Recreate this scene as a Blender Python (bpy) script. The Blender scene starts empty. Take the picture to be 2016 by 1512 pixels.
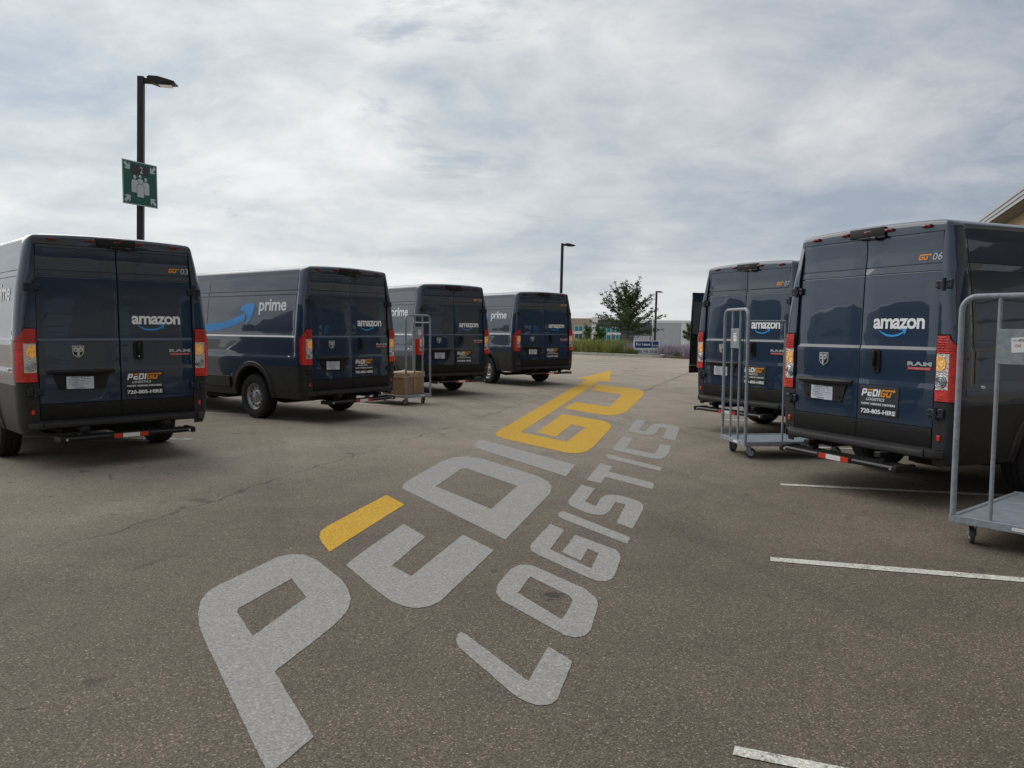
import bpy, bmesh, math, random
from mathutils import Vector, Matrix
from math import sin, cos, pi, radians, sqrt

scene = bpy.context.scene
COL = scene.collection

# ------------------------------------------------------------------ camera
cam_d = bpy.data.cameras.new('camera')
cam = bpy.data.objects.new('camera', cam_d)
COL.objects.link(cam)
cam_d.sensor_fit = 'HORIZONTAL'
cam_d.sensor_width = 36.0
cam_d.lens = 36.0 * 1563.02 / 2016.0
cam_d.clip_start = 0.05
cam_d.clip_end = 6000.0
PITCH, ROLL, EYE = radians(4.0101), radians(0.38247), 1.50
cam.matrix_world = Matrix.Translation((0, 0, EYE)) @ Matrix.Rotation(pi / 2 - PITCH, 4, 'X') @ Matrix.Rotation(ROLL, 4, 'Z')
scene.camera = cam

# ------------------------------------------------------------------ sky and sun
SUN_EL, SUN_AZ = radians(42.0), radians(-52.0)      # azimuth from +Y, negative = towards -X
SUN = Vector((sin(SUN_AZ) * cos(SUN_EL), cos(SUN_AZ) * cos(SUN_EL), sin(SUN_EL)))
world = bpy.data.worlds.new('World')
scene.world = world
world.use_nodes = True
wt = world.node_tree
wt.nodes.clear()

class NT:
    """small helper to write node trees"""
    def __init__(self, tree): self.t = tree
    def n(self, typ, **kw):
        nd = self.t.nodes.new(typ)
        ins = kw.pop('ins', {})
        for k, v in kw.items(): setattr(nd, k, v)
        for k, v in ins.items(): self.set(nd.inputs[k], v)
        return nd
    def set(self, sock, v):
        if isinstance(v, bpy.types.NodeSocket): self.t.links.new(v, sock)
        elif isinstance(v, bpy.types.Node): self.t.links.new(v.outputs[0], sock)
        else: sock.default_value = v
    def math(self, op, a, b=0.0, clamp=False):
        nd = self.n('ShaderNodeMath', operation=op, use_clamp=clamp)
        self.set(nd.inputs[0], a); self.set(nd.inputs[1], b)
        return nd.outputs[0]
    def vmath(self, op, a, b=(0, 0, 0)):
        nd = self.n('ShaderNodeVectorMath', operation=op)
        self.set(nd.inputs[0], a); self.set(nd.inputs[1], b)
        return nd.outputs[1] if op == 'DOT_PRODUCT' else nd.outputs[0]
    def noise(self, vec, scale, detail=3.0, rough=0.5, dist=0.0):
        nd = self.n('ShaderNodeTexNoise', ins={'Scale': scale, 'Detail': detail, 'Roughness': rough, 'Distortion': dist})
        if vec is not None: self.set(nd.inputs['Vector'], vec)
        return nd.outputs[0]
    def ramp(self, fac, stops, interp='LINEAR'):
        nd = self.n('ShaderNodeValToRGB')
        cr = nd.color_ramp; cr.interpolation = interp
        while len(cr.elements) < len(stops): cr.elements.new(0.5)
        for e, (p, c) in zip(cr.elements, stops):
            e.position = p
            e.color = (c, c, c, 1) if isinstance(c, (int, float)) else (*c, 1)
        self.set(nd.inputs[0], fac)
        return nd.outputs[0]
    def mix(self, fac, a, b, blend='MIX'):
        nd = self.n('ShaderNodeMix', data_type='RGBA', blend_type=blend)
        self.set(nd.inputs[0], fac)
        self.set(nd.inputs[6], (*a, 1) if isinstance(a, tuple) and len(a) == 3 else a)
        self.set(nd.inputs[7], (*b, 1) if isinstance(b, tuple) and len(b) == 3 else b)
        return nd.outputs[2]
    def combine(self, x, y, z):
        nd = self.n('ShaderNodeCombineXYZ')
        for i, v in enumerate((x, y, z)): self.set(nd.inputs[i], v)
        return nd.outputs[0]

W = NT(wt)
tc = W.n('ShaderNodeTexCoord')
sep = W.n('ShaderNodeSeparateXYZ', ins={0: tc.outputs['Generated']})
dx, dy, dz = sep.outputs
zc = W.math('MAXIMUM', dz, 0.0)
den = W.math('ADD', zc, 0.42)                      # cloud deck seen in mild perspective
p = W.combine(W.math('DIVIDE', dx, den), W.math('DIVIDE', dy, den), 0.0)
p = W.vmath('MULTIPLY', p, (1.0, 1.35, 1.0))
warp = W.n('ShaderNodeTexNoise', ins={'Vector': p, 'Scale': 1.7, 'Detail': 3.0, 'Roughness': 0.5}).outputs['Color']
pw = W.vmath('ADD', p, W.vmath('MULTIPLY', warp, (0.30, 0.30, 0.0)))
big = W.noise(W.vmath('ADD', pw, (14.6, -1.1, 0.0)), 1.0, 4.0, 0.5)
mid = W.noise(W.vmath('ADD', pw, (11.7, 6.2, 4.0)), 3.6, 7.0, 0.60)
dens = W.math('ADD', W.math('MULTIPLY', big, 0.52), W.math('MULTIPLY', mid, 0.48))
low = W.math('SUBTRACT', 1.0, W.math('MULTIPLY', zc, 4.5), True)      # 1 at the horizon, 0 above 13 degrees
# flat layers low down
lay = W.noise(W.combine(W.math('MULTIPLY', dx, 2.2), W.math('MULTIPLY', dy, 1.2), W.math('MULTIPLY', dz, 17.0)), 1.3, 5.0, 0.55, 0.5)
dens = W.math('ADD', W.math('MULTIPLY', dens, W.math('SUBTRACT', 1.0, W.math('MULTIPLY', low, 0.55))), W.math('MULTIPLY', lay, W.math('MULTIPLY', low, 0.55)))
cloud = W.ramp(dens, [(0.385, (0.410, 0.465, 0.535)), (0.46, (0.525, 0.570, 0.612)), (0.52, (0.635, 0.668, 0.688)), (0.58, (0.745, 0.765, 0.768)), (0.66, (0.89, 0.885, 0.875))])
# ragged scud: small darker patches below the deck
sc = W.noise(W.vmath('MULTIPLY', W.vmath('ADD', W.combine(dx, dy, W.math('MULTIPLY', dz, 3.4)), (7.3, 0.4, 2.1)), (1.0, 1.0, 1.0)), 3.1, 7.0, 0.62, 0.25)
scm = W.ramp(sc, [(0.575, 0.0), (0.66, 0.70)])
cloud = W.mix(scm, cloud, (0.36, 0.425, 0.500))
glow = W.math('MAXIMUM', W.vmath('DOT_PRODUCT', tc.outputs['Generated'], tuple(Vector((SUN.x, SUN.y, 0.30)).normalized())), 0.0)
glow = W.math('ADD', 0.745, W.math('MULTIPLY', W.math('POWER', glow, 1.4), 0.42))
cloud = W.vmath('MULTIPLY', cloud, W.combine(glow, glow, W.math('ADD', W.math('MULTIPLY', glow, 0.88), 0.12)))
# thin bright band of open sky low over the horizon
band = W.math('MULTIPLY', W.math('POWER', W.math('SUBTRACT', 1.0, W.math('MULTIPLY', zc, 8.0), True), 1.5), 0.50)
cloud = W.mix(band, cloud, (0.88, 0.87, 0.84))
sky = W.n('ShaderNodeTexSky', sky_type='NISHITA', sun_disc=False, sun_elevation=SUN_EL, sun_rotation=SUN_AZ, altitude=1600.0, air_density=1.0, dust_density=1.5, ozone_density=1.0)
bg_sky = W.n('ShaderNodeBackground', ins={'Color': sky.outputs[0], 'Strength': 0.10})
bg_cl = W.n('ShaderNodeBackground', ins={'Color': cloud, 'Strength': 1.0})
cover = W.ramp(dens, [(0.34, 0.90), (0.46, 0.98)])
mixs = W.n('ShaderNodeMixShader', ins={0: cover, 1: bg_sky.outputs[0], 2: bg_cl.outputs[0]})
W.n('ShaderNodeOutputWorld', ins={'Surface': mixs.outputs[0]})

sun_d = bpy.data.lights.new('sun', 'SUN')
sun_d.energy = 1.5
sun_d.angle = radians(60.0)
sun_d.color = (1.0, 0.955, 0.89)
sun_o = bpy.data.objects.new('sun', sun_d)
sun_o.rotation_euler = (-SUN).to_track_quat('-Z', 'Y').to_euler()
sun_o.location = (0, 0, 40)
COL.objects.link(sun_o)

scene.view_settings.view_transform = 'Standard'
scene.view_settings.look = 'None'
scene.view_settings.gamma = 1.0
scene.view_settings.use_curve_mapping = False
scene.view_settings.exposure = 0.11
scene.render.engine = 'CYCLES'
scene.cycles.max_bounces = 8
scene.cycles.use_denoising = True
random.seed(7)

# ------------------------------------------------------------------ helpers
class Geo:
    """collects vertices and faces, builds one mesh object"""
    def __init__(self): self.v, self.f = [], []
    def add(self, vs, fs):
        o = len(self.v)
        self.v += [tuple(a) for a in vs]
        self.f += [tuple(i + o for i in f) for f in fs]
        return self
    def box(self, c, s, bev=0.0, rot=None):
        hx, hy, hz = s[0] / 2, s[1] / 2, s[2] / 2
        if bev <= 0:
            vs = [(x * hx, y * hy, z * hz) for x in (-1, 1) for y in (-1, 1) for z in (-1, 1)]
            fs = [(0, 1, 3, 2), (4, 6, 7, 5), (0, 4, 5, 1), (2, 3, 7, 6), (0, 2, 6, 4), (1, 5, 7, 3)]
        else:
            b = min(bev, hx * .95, hy * .95, hz * .95)
            bm = bmesh.new(); bmesh.ops.create_cube(bm, size=2.0)
            for v in bm.verts: v.co = (v.co.x * hx, v.co.y * hy, v.co.z * hz)
            bmesh.ops.bevel(bm, geom=list(bm.edges), offset=b, segments=1 if b < .012 else 2, profile=0.6, affect='EDGES')
            bm.verts.ensure_lookup_table(); bm.verts.index_update()
            vs = [tuple(v.co) for v in bm.verts]; fs = [tuple(v.index for v in f.verts) for f in bm.faces]
            bm.free()
        if rot is not None: vs = [tuple(rot @ Vector(v)) for v in vs]
        return self.add([(v[0] + c[0], v[1] + c[1], v[2] + c[2]) for v in vs], fs)
    def tube(self, path, r, n=10, cap=True, closed=False):
        pts = [Vector(q) for q in path]
        m = len(pts); rings = []
        up = None
        for i, q in enumerate(pts):
            if closed: d = pts[(i + 1) % m] - pts[i - 1]
            elif i == 0: d = pts[1] - pts[0]
            elif i == m - 1: d = pts[-1] - pts[-2]
            else: d = (pts[i + 1] - q).normalized() + (q - pts[i - 1]).normalized()
            d.normalize()
            if up is None:
                up = Vector((0, 0, 1)) if abs(d.z) < .9 else Vector((1, 0, 0))
            a = d.cross(up).normalized(); b = a.cross(d).normalized(); up = b
            rr = r[i] if isinstance(r, (list, tuple)) else r
            rings.append([q + a * (rr * cos(2 * pi * k / n)) + b * (rr * sin(2 * pi * k / n)) for k in range(n)])
        vs = [v for R in rings for v in R]; fs = []
        for i in range(m if closed else m - 1):
            j = (i + 1) % m
            for k in range(n):
                fs.append((i * n + k, i * n + (k + 1) % n, j * n + (k + 1) % n, j * n + k))
        if cap and not closed:
            fs.append(tuple(range(n - 1, -1, -1))); fs.append(tuple(range((m - 1) * n, m * n)))
        return self.add(vs, fs)
    def lathe(self, prof, n=32, axis='X', c=(0, 0, 0), closed=False):
        """prof: list of (along axis, radius)"""
        vs, fs = [], []
        for k in range(n):
            a = 2 * pi * k / n
            for (h, r) in prof:
                if axis == 'X': q = (h, r * cos(a), r * sin(a))
                elif axis == 'Y': q = (r * cos(a), h, r * sin(a))
                else: q = (r * cos(a), r * sin(a), h)
                vs.append((q[0] + c[0], q[1] + c[1], q[2] + c[2]))
        m = len(prof)
        for k in range(n):
            k2 = (k + 1) % n
            for i in range(m if closed else m - 1):
                j = (i + 1) % m
                fs.append((k * m + i, k * m + j, k2 * m + j, k2 * m + i))
        return self.add(vs, fs)
    def grid(self, rows, closed=False):
        """rows: list of equal-length lists of points"""
        m = len(rows[0]); vs = [q for r in rows for q in r]; fs = []
        for i in range(len(rows) - 1):
            for k in range(m if closed else m - 1):
                k2 = (k + 1) % m
                fs.append((i * m + k, i * m + k2, (i + 1) * m + k2, (i + 1) * m + k))
        return self.add(vs, fs)
    def prism(self, poly, d0, d1, frame):
        """poly 2D outline extruded between depths d0 and d1; frame(u, v, d) -> point"""
        n = len(poly)
        vs = [frame(u, v, d0) for u, v in poly] + [frame(u, v, d1) for u, v in poly]
        fs = [tuple(range(n - 1, -1, -1)), tuple(range(n, 2 * n))]
        fs += [(i, (i + 1) % n, n + (i + 1) % n, n + i) for i in range(n)]
        return self.add(vs, fs)
    def mesh(self, name, smooth=None, weld=0.0):
        bm = bmesh.new()
        vs = [bm.verts.new(v) for v in self.v]
        for f in self.f:
            if len(set(f)) < 3: continue
            try: bm.faces.new([vs[i] for i in f])
            except ValueError: pass
        if weld > 0:
            bmesh.ops.remove_doubles(bm, verts=list(bm.verts), dist=weld)
            bmesh.ops.dissolve_degenerate(bm, edges=list(bm.edges), dist=weld)
        bmesh.ops.recalc_face_normals(bm, faces=list(bm.faces))
        me = bpy.data.meshes.new(name)
        bm.to_mesh(me); bm.free()
        if smooth is not None:
            me.polygons.foreach_set('use_smooth', [True] * len(me.polygons))
            me.set_sharp_from_angle(angle=radians(smooth))
        return me
    def build(self, name, mat, parent=None, smooth=None, weld=0.0):
        return link(name, self.mesh(name, smooth, weld), mat, parent)

def link(name, me, mat, parent=None):
    if mat is not None:
        me.materials.clear(); me.materials.append(mat)
    o = bpy.data.objects.new(name, me)
    COL.objects.link(o)
    o.parent = parent
    return o

def tag(o, label=None, cat=None, group=None, kind=None):
    if label: o['label'] = label
    if cat: o['category'] = cat
    if group: o['group'] = group
    if kind: o['kind'] = kind
    return o

def thing(name, label, cat, loc=(0, 0, 0), rz=0.0, group=None):
    o = bpy.data.objects.new(name, None)
    o.empty_display_size = 0.2
    COL.objects.link(o)
    o.location = loc; o.rotation_euler = (0, 0, rz)
    return tag(o, label, cat, group)

def hold(name, parent, loc=(0, 0, 0)):
    """an Empty part that carries sub-parts"""
    o = bpy.data.objects.new(name, None); o.empty_display_size = 0.1
    COL.objects.link(o); o.parent = parent; o.location = loc
    return o

def copy_tree(o, parent=None):
    c = o.copy(); COL.objects.link(c); c.parent = parent
    for ch in o.children: copy_tree(ch, c)
    return c

# ------------------------------------------------------------------ materials
MATS = {}
def mat(name, color, rough=0.5, metal=0.0, coat=0.0, spec=0.5, emit=None, estr=0.0, grain=0.0, gscale=40.0, bump=0.0, bscale=60.0, trans=0.0, ior=1.45, alpha=1.0, dirt=0.0):
    m = bpy.data.materials.new(name); m.use_nodes = True
    t = NT(m.node_tree)
    b = m.node_tree.nodes['Principled BSDF']
    b.inputs['Roughness'].default_value = rough
    b.inputs['Metallic'].default_value = metal
    b.inputs['Coat Weight'].default_value = coat
    b.inputs['Coat Roughness'].default_value = 0.03
    b.inputs['Specular IOR Level'].default_value = spec
    b.inputs['Transmission Weight'].default_value = trans
    b.inputs['IOR'].default_value = ior
    b.inputs['Alpha'].default_value = alpha
    b.inputs['Base Color'].default_value = (*color, 1)
    tco = t.n('ShaderNodeTexCoord').outputs['Object']
    if grain > 0:
        nz = t.noise(tco, gscale, 5.0, 0.6)
        fac = t.ramp(nz, [(0.3, 1 - grain), (0.7, 1 + grain)])
        t.set(b.inputs['Base Color'], t.mix(1.0, color, fac, 'MULTIPLY'))
        t.set(b.inputs['Roughness'], t.math('ADD', rough - 0.06, t.math('MULTIPLY', nz, 0.12)))
    if bump > 0:
        bn = t.n('ShaderNodeBump', ins={'Strength': 1.0, 'Distance': bump, 'Height': t.noise(tco, bscale, 3.0, 0.5)})
        t.set(b.inputs['Normal'], bn.outputs[0])
        if coat > 0: t.set(b.inputs['Coat Normal'], bn.outputs[0])
    if emit:
        b.inputs['Emission Color'].default_value = (*emit, 1)
        b.inputs['Emission Strength'].default_value = estr
    MATS[name] = m
    return m

# van paint: dark slate blue under clear coat, panels very slightly wavy, road film
def paint_mat():
    m = mat('van_paint', (0.008, 0.017, 0.033), 0.40, 0.0, 1.0, 0.3)
    t = NT(m.node_tree); b = m.node_tree.nodes['Principled BSDF']
    tco = t.n('ShaderNodeTexCoord').outputs['Object']
    wav = t.noise(t.vmath('MULTIPLY', tco, (1.0, 1.0, 1.7)), 1.7, 1.5, 0.4)
    bn = t.n('ShaderNodeBump', ins={'Strength': 1.0, 'Distance': 0.005, 'Height': wav})
    t.set(b.inputs['Coat Normal'], bn.outputs[0]); t.set(b.inputs['Normal'], bn.outputs[0])
    b.inputs['Coat IOR'].default_value = 1.62
    film = t.noise(tco, 5.0, 6.0, 0.65)
    t.set(b.inputs['Coat Roughness'], t.math('MULTIPLY', t.math('POWER', film, 2.0), 0.06))
    t.set(b.inputs['Base Color'], t.mix(t.ramp(film, [(0.45, 0.0), (0.85, 0.5)]), (0.0080, 0.0275, 0.0640), (0.014, 0.031, 0.058)))
    return m
PAINT_M = paint_mat()
BLACK = mat('black_plastic', (0.0105, 0.0108, 0.0115), 0.50, spec=0.4, grain=0.35, gscale=18, bump=0.0006, bscale=900)
CLAD = mat('cladding_plastic', (0.020, 0.020, 0.0205), 0.46, grain=0.35, gscale=10, bump=0.0006, bscale=900)
DARK = mat('underbody_black', (0.008, 0.008, 0.008), 0.8)
TRIMB = mat('gloss_black', (0.010, 0.010, 0.011), 0.34)
HINGE = mat('hinge_paint', (0.016, 0.022, 0.034), 0.45)
RUBBER = mat('tyre_rubber', (0.017, 0.017, 0.017), 0.85, grain=0.4, gscale=25)
STEEL = mat('wheel_steel', (0.42, 0.43, 0.44), 0.38, 0.75, grain=0.25, gscale=14)
CHROME = mat('chrome', (0.78, 0.78, 0.80), 0.12, 1.0)
RED = mat('lens_red', (0.62, 0.018, 0.011), 0.16, 0.0, 0.7, grain=0.32, gscale=22, bump=0.004, bscale=110)
REDDK = mat('lens_dark_red', (0.17, 0.006, 0.010), 0.15, 0.0, 0.6)
CLEAR = mat('lens_clear', (0.80, 0.76, 0.72), 0.14, 0.75, 0.8, bump=0.006, bscale=60)
AMBER = mat('lens_amber', (0.85, 0.44, 0.13), 0.2, 0.2, 0.5, emit=(1.0, 0.45, 0.08), estr=0.14, grain=0.7, gscale=70, bump=0.006, bscale=120)
BADGE = mat('badge_silver', (0.60, 0.60, 0.61), 0.30, 0.35)
SILVER = mat('reflector_silver', (0.62, 0.63, 0.64), 0.2, 0.85)
WHITE_R = mat('reflective_white', (0.74, 0.74, 0.72), 0.35)
RED_R = mat('reflective_red', (0.62, 0.035, 0.015), 0.35)
GLASS = mat('dark_glass', (0.012, 0.014, 0.016), 0.04, 0.0, 0.0, spec=0.8)
INTERIOR = mat('door_trim_grey', (0.085, 0.085, 0.09), 0.8)
LET_W = mat('decal_white', (0.87, 0.88, 0.89), 0.4)
LET_G = mat('decal_grey', (0.42, 0.45, 0.48), 0.4)
LET_B = mat('decal_blue', (0.040, 0.340, 0.78), 0.4)
LET_O = mat('decal_orange', (0.78, 0.30, 0.025), 0.4)
MAGNET = mat('magnet_slate', (0.030, 0.037, 0.048), 0.5)
MAGNET_B = mat('magnet_black', (0.012, 0.013, 0.017), 0.5)
PLATE = mat('paper_plate', (0.60, 0.64, 0.72), 0.45)
INK = mat('ink', (0.09, 0.10, 0.14), 0.6)
INK_RED = mat('ink_red', (0.55, 0.10, 0.05), 0.6)
CART = mat('cart_grey_enamel', (0.265, 0.297, 0.332), 0.40, 0.0, 0.15, grain=0.22, gscale=22)
DECK = mat('cart_deck_enamel', (0.27, 0.31, 0.35), 0.42, 0.0, 0.1, grain=0.2, gscale=9)
CASTER = mat('caster_rubber', (0.055, 0.055, 0.055), 0.7)
CASTER_H = mat('caster_hub', (0.34, 0.34, 0.34), 0.55)
CARD = mat('cardboard', (0.330, 0.205, 0.108), 0.85, grain=0.15, gscale=12)
CARD_L = mat('cardboard_lid', (0.47, 0.33, 0.20), 0.85, grain=0.15, gscale=12)
PAPER = mat('paper_white', (0.78, 0.78, 0.77), 0.7)
POLE = mat('pole_bronze', (0.016, 0.014, 0.013), 0.45, grain=0.3, gscale=8)
GREEN_S = mat('sign_green', (0.014, 0.105, 0.075), 0.45)
SIGN_W = mat('sign_white', (0.55, 0.60, 0.60), 0.45)
SIGN_BR = mat('sign_brown_patch', (0.045, 0.042, 0.036), 0.5)
CONC = mat('concrete_kerb', (0.33, 0.31, 0.275), 0.85, grain=0.2, gscale=3)
BARK = mat('bark', (0.115, 0.088, 0.068), 0.9, grain=0.35, gscale=20)
WOOD = mat('stake_wood', (0.24, 0.20, 0.155), 0.85, grain=0.2, gscale=20)
SOIL = mat('mulch', (0.085, 0.062, 0.045), 0.95, grain=0.4, gscale=6)
GALV = mat('galvanised', (0.46, 0.48, 0.49), 0.5, 0.3)

# asphalt: brown-grey aggregate, darker and coarser near, worn lighter lane further out with grazing sky sheen put into its colour, paving seams
def asphalt_mat():
    m = bpy.data.materials.new('asphalt'); m.use_nodes = True
    t = NT(m.node_tree); b = m.node_tree.nodes['Principled BSDF']
    co = t.n('ShaderNodeTexCoord').outputs['Object']
    s = t.n('ShaderNodeSeparateXYZ', ins={0: co})
    X, Y = s.outputs[0], s.outputs[1]
    wob = t.math('MULTIPLY', t.math('SUBTRACT', t.noise(co, 0.55, 4.0, 0.6), 0.5), 1.1)
    # old lane beyond a diagonal paving seam
    def side(x0, y0, x1, y1, w):
        L = sqrt((x1 - x0) ** 2 + (y1 - y0) ** 2); nx, ny = -(y1 - y0) / L, (x1 - x0) / L
        return t.math('ADD', t.math('ADD', t.math('MULTIPLY', t.math('SUBTRACT', X, x0), nx), t.math('MULTIPLY', t.math('SUBTRACT', Y, y0), ny)), w)
    d1 = side(-2.96, 5.65, -1.12, 11.5, t.math('MULTIPLY', wob, 0.35))
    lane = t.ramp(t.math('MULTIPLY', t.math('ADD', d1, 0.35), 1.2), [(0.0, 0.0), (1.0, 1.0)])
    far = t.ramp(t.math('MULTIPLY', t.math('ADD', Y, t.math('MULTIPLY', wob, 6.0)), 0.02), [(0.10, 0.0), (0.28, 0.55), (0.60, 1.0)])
    patch = t.ramp(t.noise(co, 0.22, 5.0, 0.6, 0.3), [(0.35, 0.0), (0.65, 1.0)])
    # aggregate
    vor = t.n('ShaderNodeTexVoronoi', ins={'Vector': co, 'Scale': 140.0, 'Randomness': 1.0})
    vcol = t.n('ShaderNodeSeparateColor', ins={0: vor.outputs['Color']})
    stone = t.ramp(vcol.outputs[0], [(0.0, 0.55), (0.45, 0.84), (0.80, 1.16), (0.955, 1.50), (0.975, 2.5)])
    edge = t.ramp(vor.outputs['Distance'], [(0.25, 1.0), (0.75, 0.42)])
    fine = t.ramp(t.noise(co, 260.0, 3.0, 0.6), [(0.3, 0.72), (0.7, 1.28)])
    agg = t.math('MULTIPLY', t.math('MULTIPLY', stone, edge), fine)
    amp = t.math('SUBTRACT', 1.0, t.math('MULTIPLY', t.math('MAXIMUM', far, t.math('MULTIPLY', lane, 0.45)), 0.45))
    agg = t.math('ADD', 1.0, t.math('MULTIPLY', t.math('SUBTRACT', agg, 0.80), amp))
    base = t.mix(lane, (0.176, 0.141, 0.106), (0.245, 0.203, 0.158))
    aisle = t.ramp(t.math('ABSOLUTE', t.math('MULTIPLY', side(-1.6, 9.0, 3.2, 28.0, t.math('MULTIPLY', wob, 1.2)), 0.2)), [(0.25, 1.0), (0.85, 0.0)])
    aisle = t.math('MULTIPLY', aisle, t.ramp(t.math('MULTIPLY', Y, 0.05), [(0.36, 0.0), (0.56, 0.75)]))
    base = t.mix(far, base, (0.475, 0.398, 0.310))  # far and aisle tones: paler asphalt plus grazing sky brightness painted in
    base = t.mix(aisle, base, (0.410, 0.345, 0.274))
    mott = t.ramp(t.noise(co, 1.3, 6.0, 0.65), [(0.3, 0.84), (0.7, 1.14)])
    base = t.mix(1.0, base, mott, 'MULTIPLY')
    base = t.mix(t.math('MULTIPLY', patch, 0.16), base, (0.090, 0.075, 0.064))
    # drips and oil marks
    oil = t.ramp(t.noise(t.vmath('MULTIPLY', co, (1.0, 1.0, 1.0)), 2.6, 2.0, 0.4, 0.8), [(0.68, 0.0), (0.76, 0.55)])
    drip = t.math('MULTIPLY', t.ramp(t.noise(co, 6.5, 2.0, 0.5, 0.5), [(0.69, 0.0), (0.74, 0.75)]), t.ramp(t.noise(co, 0.35, 2.0, 0.5), [(0.45, 0.0), (0.6, 1.0)]))
    base = t.mix(oil, base, (0.055, 0.048, 0.043))
    base = t.mix(drip, base, (0.045, 0.040, 0.037))
    # dark smear in the lettering
    sm = t.n('ShaderNodeVectorMath', operation='DISTANCE', ins={0: t.vmath('MULTIPLY', co, (1.0, 1.0, 0.0)), 1: (0.245, 4.385, 0.0)})
    smv = t.math('ADD', sm.outputs['Value'], t.math('MULTIPLY', t.math('SUBTRACT', t.noise(co, 22.0, 3.0, 0.6), 0.5), 0.16))
    base = t.mix(t.ramp(smv, [(0.035, 0.8), (0.075, 0.0)]), base, (0.035, 0.034, 0.033))
    # long tyre scuffs along the aisle
    scuff = t.noise(t.vmath('MULTIPLY', t.n('ShaderNodeVectorRotate', rotation_type='Z_AXIS', ins={'Vector': co, 'Angle': 1.25}).outputs[0], (0.10, 2.2, 1.0)), 1.0, 4.0, 0.6)
    base = t.mix(t.ramp(scuff, [(0.55, 0.0), (0.72, 0.30)]), base, (0.080, 0.068, 0.058))
    # hairline cracks
    vw = t.n('ShaderNodeTexVoronoi', feature='DISTANCE_TO_EDGE', ins={'Vector': t.vmath('ADD', co, t.vmath('MULTIPLY', t.n('ShaderNodeTexNoise', ins={'Vector': co, 'Scale': 1.4, 'Detail': 5.0}).outputs['Color'], (0.9, 0.9, 0.0))), 'Scale': 0.23})
    hair = t.math('MULTIPLY', t.ramp(vw.outputs[0], [(0.0, 0.35), (0.0022, 0.0)]), t.ramp(t.noise(co, 0.5, 2.0, 0.5), [(0.54, 0.0), (0.64, 0.8)]))
    base = t.mix(hair, base, (0.045, 0.040, 0.037))
    # seams and cracks
    def crack(d, w):
        return t.ramp(t.math('MULTIPLY', t.math('ABSOLUTE', d), 1.0 / w), [(0.0, 1.0), (1.0, 0.0)])
    wob2 = t.math('MULTIPLY', t.math('SUBTRACT', t.noise(co, 3.0, 5.0, 0.6), 0.5), 0.35)
    c1 = crack(side(-2.96, 5.65, -1.12, 11.5, t.math('ADD', t.math('MULTIPLY', wob, 0.35), wob2)), 0.028)
    gate = t.ramp(t.noise(co, 0.9, 2.0, 0.5), [(0.42, 0.0), (0.55, 0.65)])
    c1 = t.math('MULTIPLY', c1, gate)
    c2 = t.math('MULTIPLY', crack(side(3.06, 18.76, 6.96, 30.04, t.math('MULTIPLY', wob2, 1.3)), 0.045), t.ramp(t.math('MULTIPLY', Y, 0.02), [(0.36, 0.0), (0.385, 0.75)]))
    base = t.mix(t.math('MAXIMUM', c1, c2), base, (0.035, 0.033, 0.032))
    col = t.mix(1.0, base, t.combine(agg, agg, agg), 'MULTIPLY')
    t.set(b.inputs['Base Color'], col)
    t.set(b.inputs['Roughness'], t.math('ADD', 0.72, t.math('MULTIPLY', vcol.outputs[1], 0.2)))
    b.inputs['Specular IOR Level'].default_value = 0.35
    h = t.math('ADD', t.math('MULTIPLY', vor.outputs['Distance'], -0.6), t.math('MULTIPLY', vcol.outputs[2], 0.4))
    bn = t.n('ShaderNodeBump', ins={'Strength': 0.55, 'Distance': 0.004, 'Height': h})
    t.set(b.inputs['Normal'], bn.outputs[0])
    return m
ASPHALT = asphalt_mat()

def road_paint(name, color, wear):
    """thin paint over aggregate: grain and worn pits show the asphalt colour"""
    m = bpy.data.materials.new(name); m.use_nodes = True
    t = NT(m.node_tree); b = m.node_tree.nodes['Principled BSDF']
    co = t.n('ShaderNodeTexCoord').outputs['Object']
    vor = t.n('ShaderNodeTexVoronoi', ins={'Vector': co, 'Scale': 105.0})
    vc = t.n('ShaderNodeSeparateColor', ins={0: vor.outputs['Color']})
    g = t.ramp(vc.outputs[0], [(0.0, 0.74), (0.35, 0.94), (0.85, 1.08), (0.97, 1.35)])
    g2 = t.ramp(t.noise(co, 330.0, 3.0, 0.6), [(0.3, 0.70), (0.7, 1.28)])
    col = t.mix(1.0, color, t.math('MULTIPLY', g, g2), 'MULTIPLY')
    big = t.noise(co, 7.0, 6.0, 0.7)
    pit = t.ramp(t.math('ADD', t.math('MULTIPLY', big, 0.75), t.math('MULTIPLY', vc.outputs[1], 0.25)), [(0.50 + 0.25 * (1 - wear), 0.0), (0.60 + 0.25 * (1 - wear), 0.75)])
    col = t.mix(pit, col, (0.12, 0.105, 0.09))
    t.set(b.inputs['Base Color'], col)
    b.inputs['Roughness'].default_value = 0.75
    b.inputs['Specular IOR Level'].default_value = 0.3
    h = t.math('MULTIPLY', vor.outputs['Distance'], -0.6)
    bn = t.n('ShaderNodeBump', ins={'Strength': 0.3, 'Distance': 0.003, 'Height': h})
    t.set(b.inputs['Normal'], bn.outputs[0])
    return m
PAINT_GREY = road_paint('road_paint_grey', (0.335, 0.322, 0.300), 0.22)
PAINT_YEL = road_paint('road_paint_yellow', (0.62, 0.360, 0.025), 0.20)
PAINT_WHITE = road_paint('road_paint_white', (0.66, 0.64, 0.57), 0.78)

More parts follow.
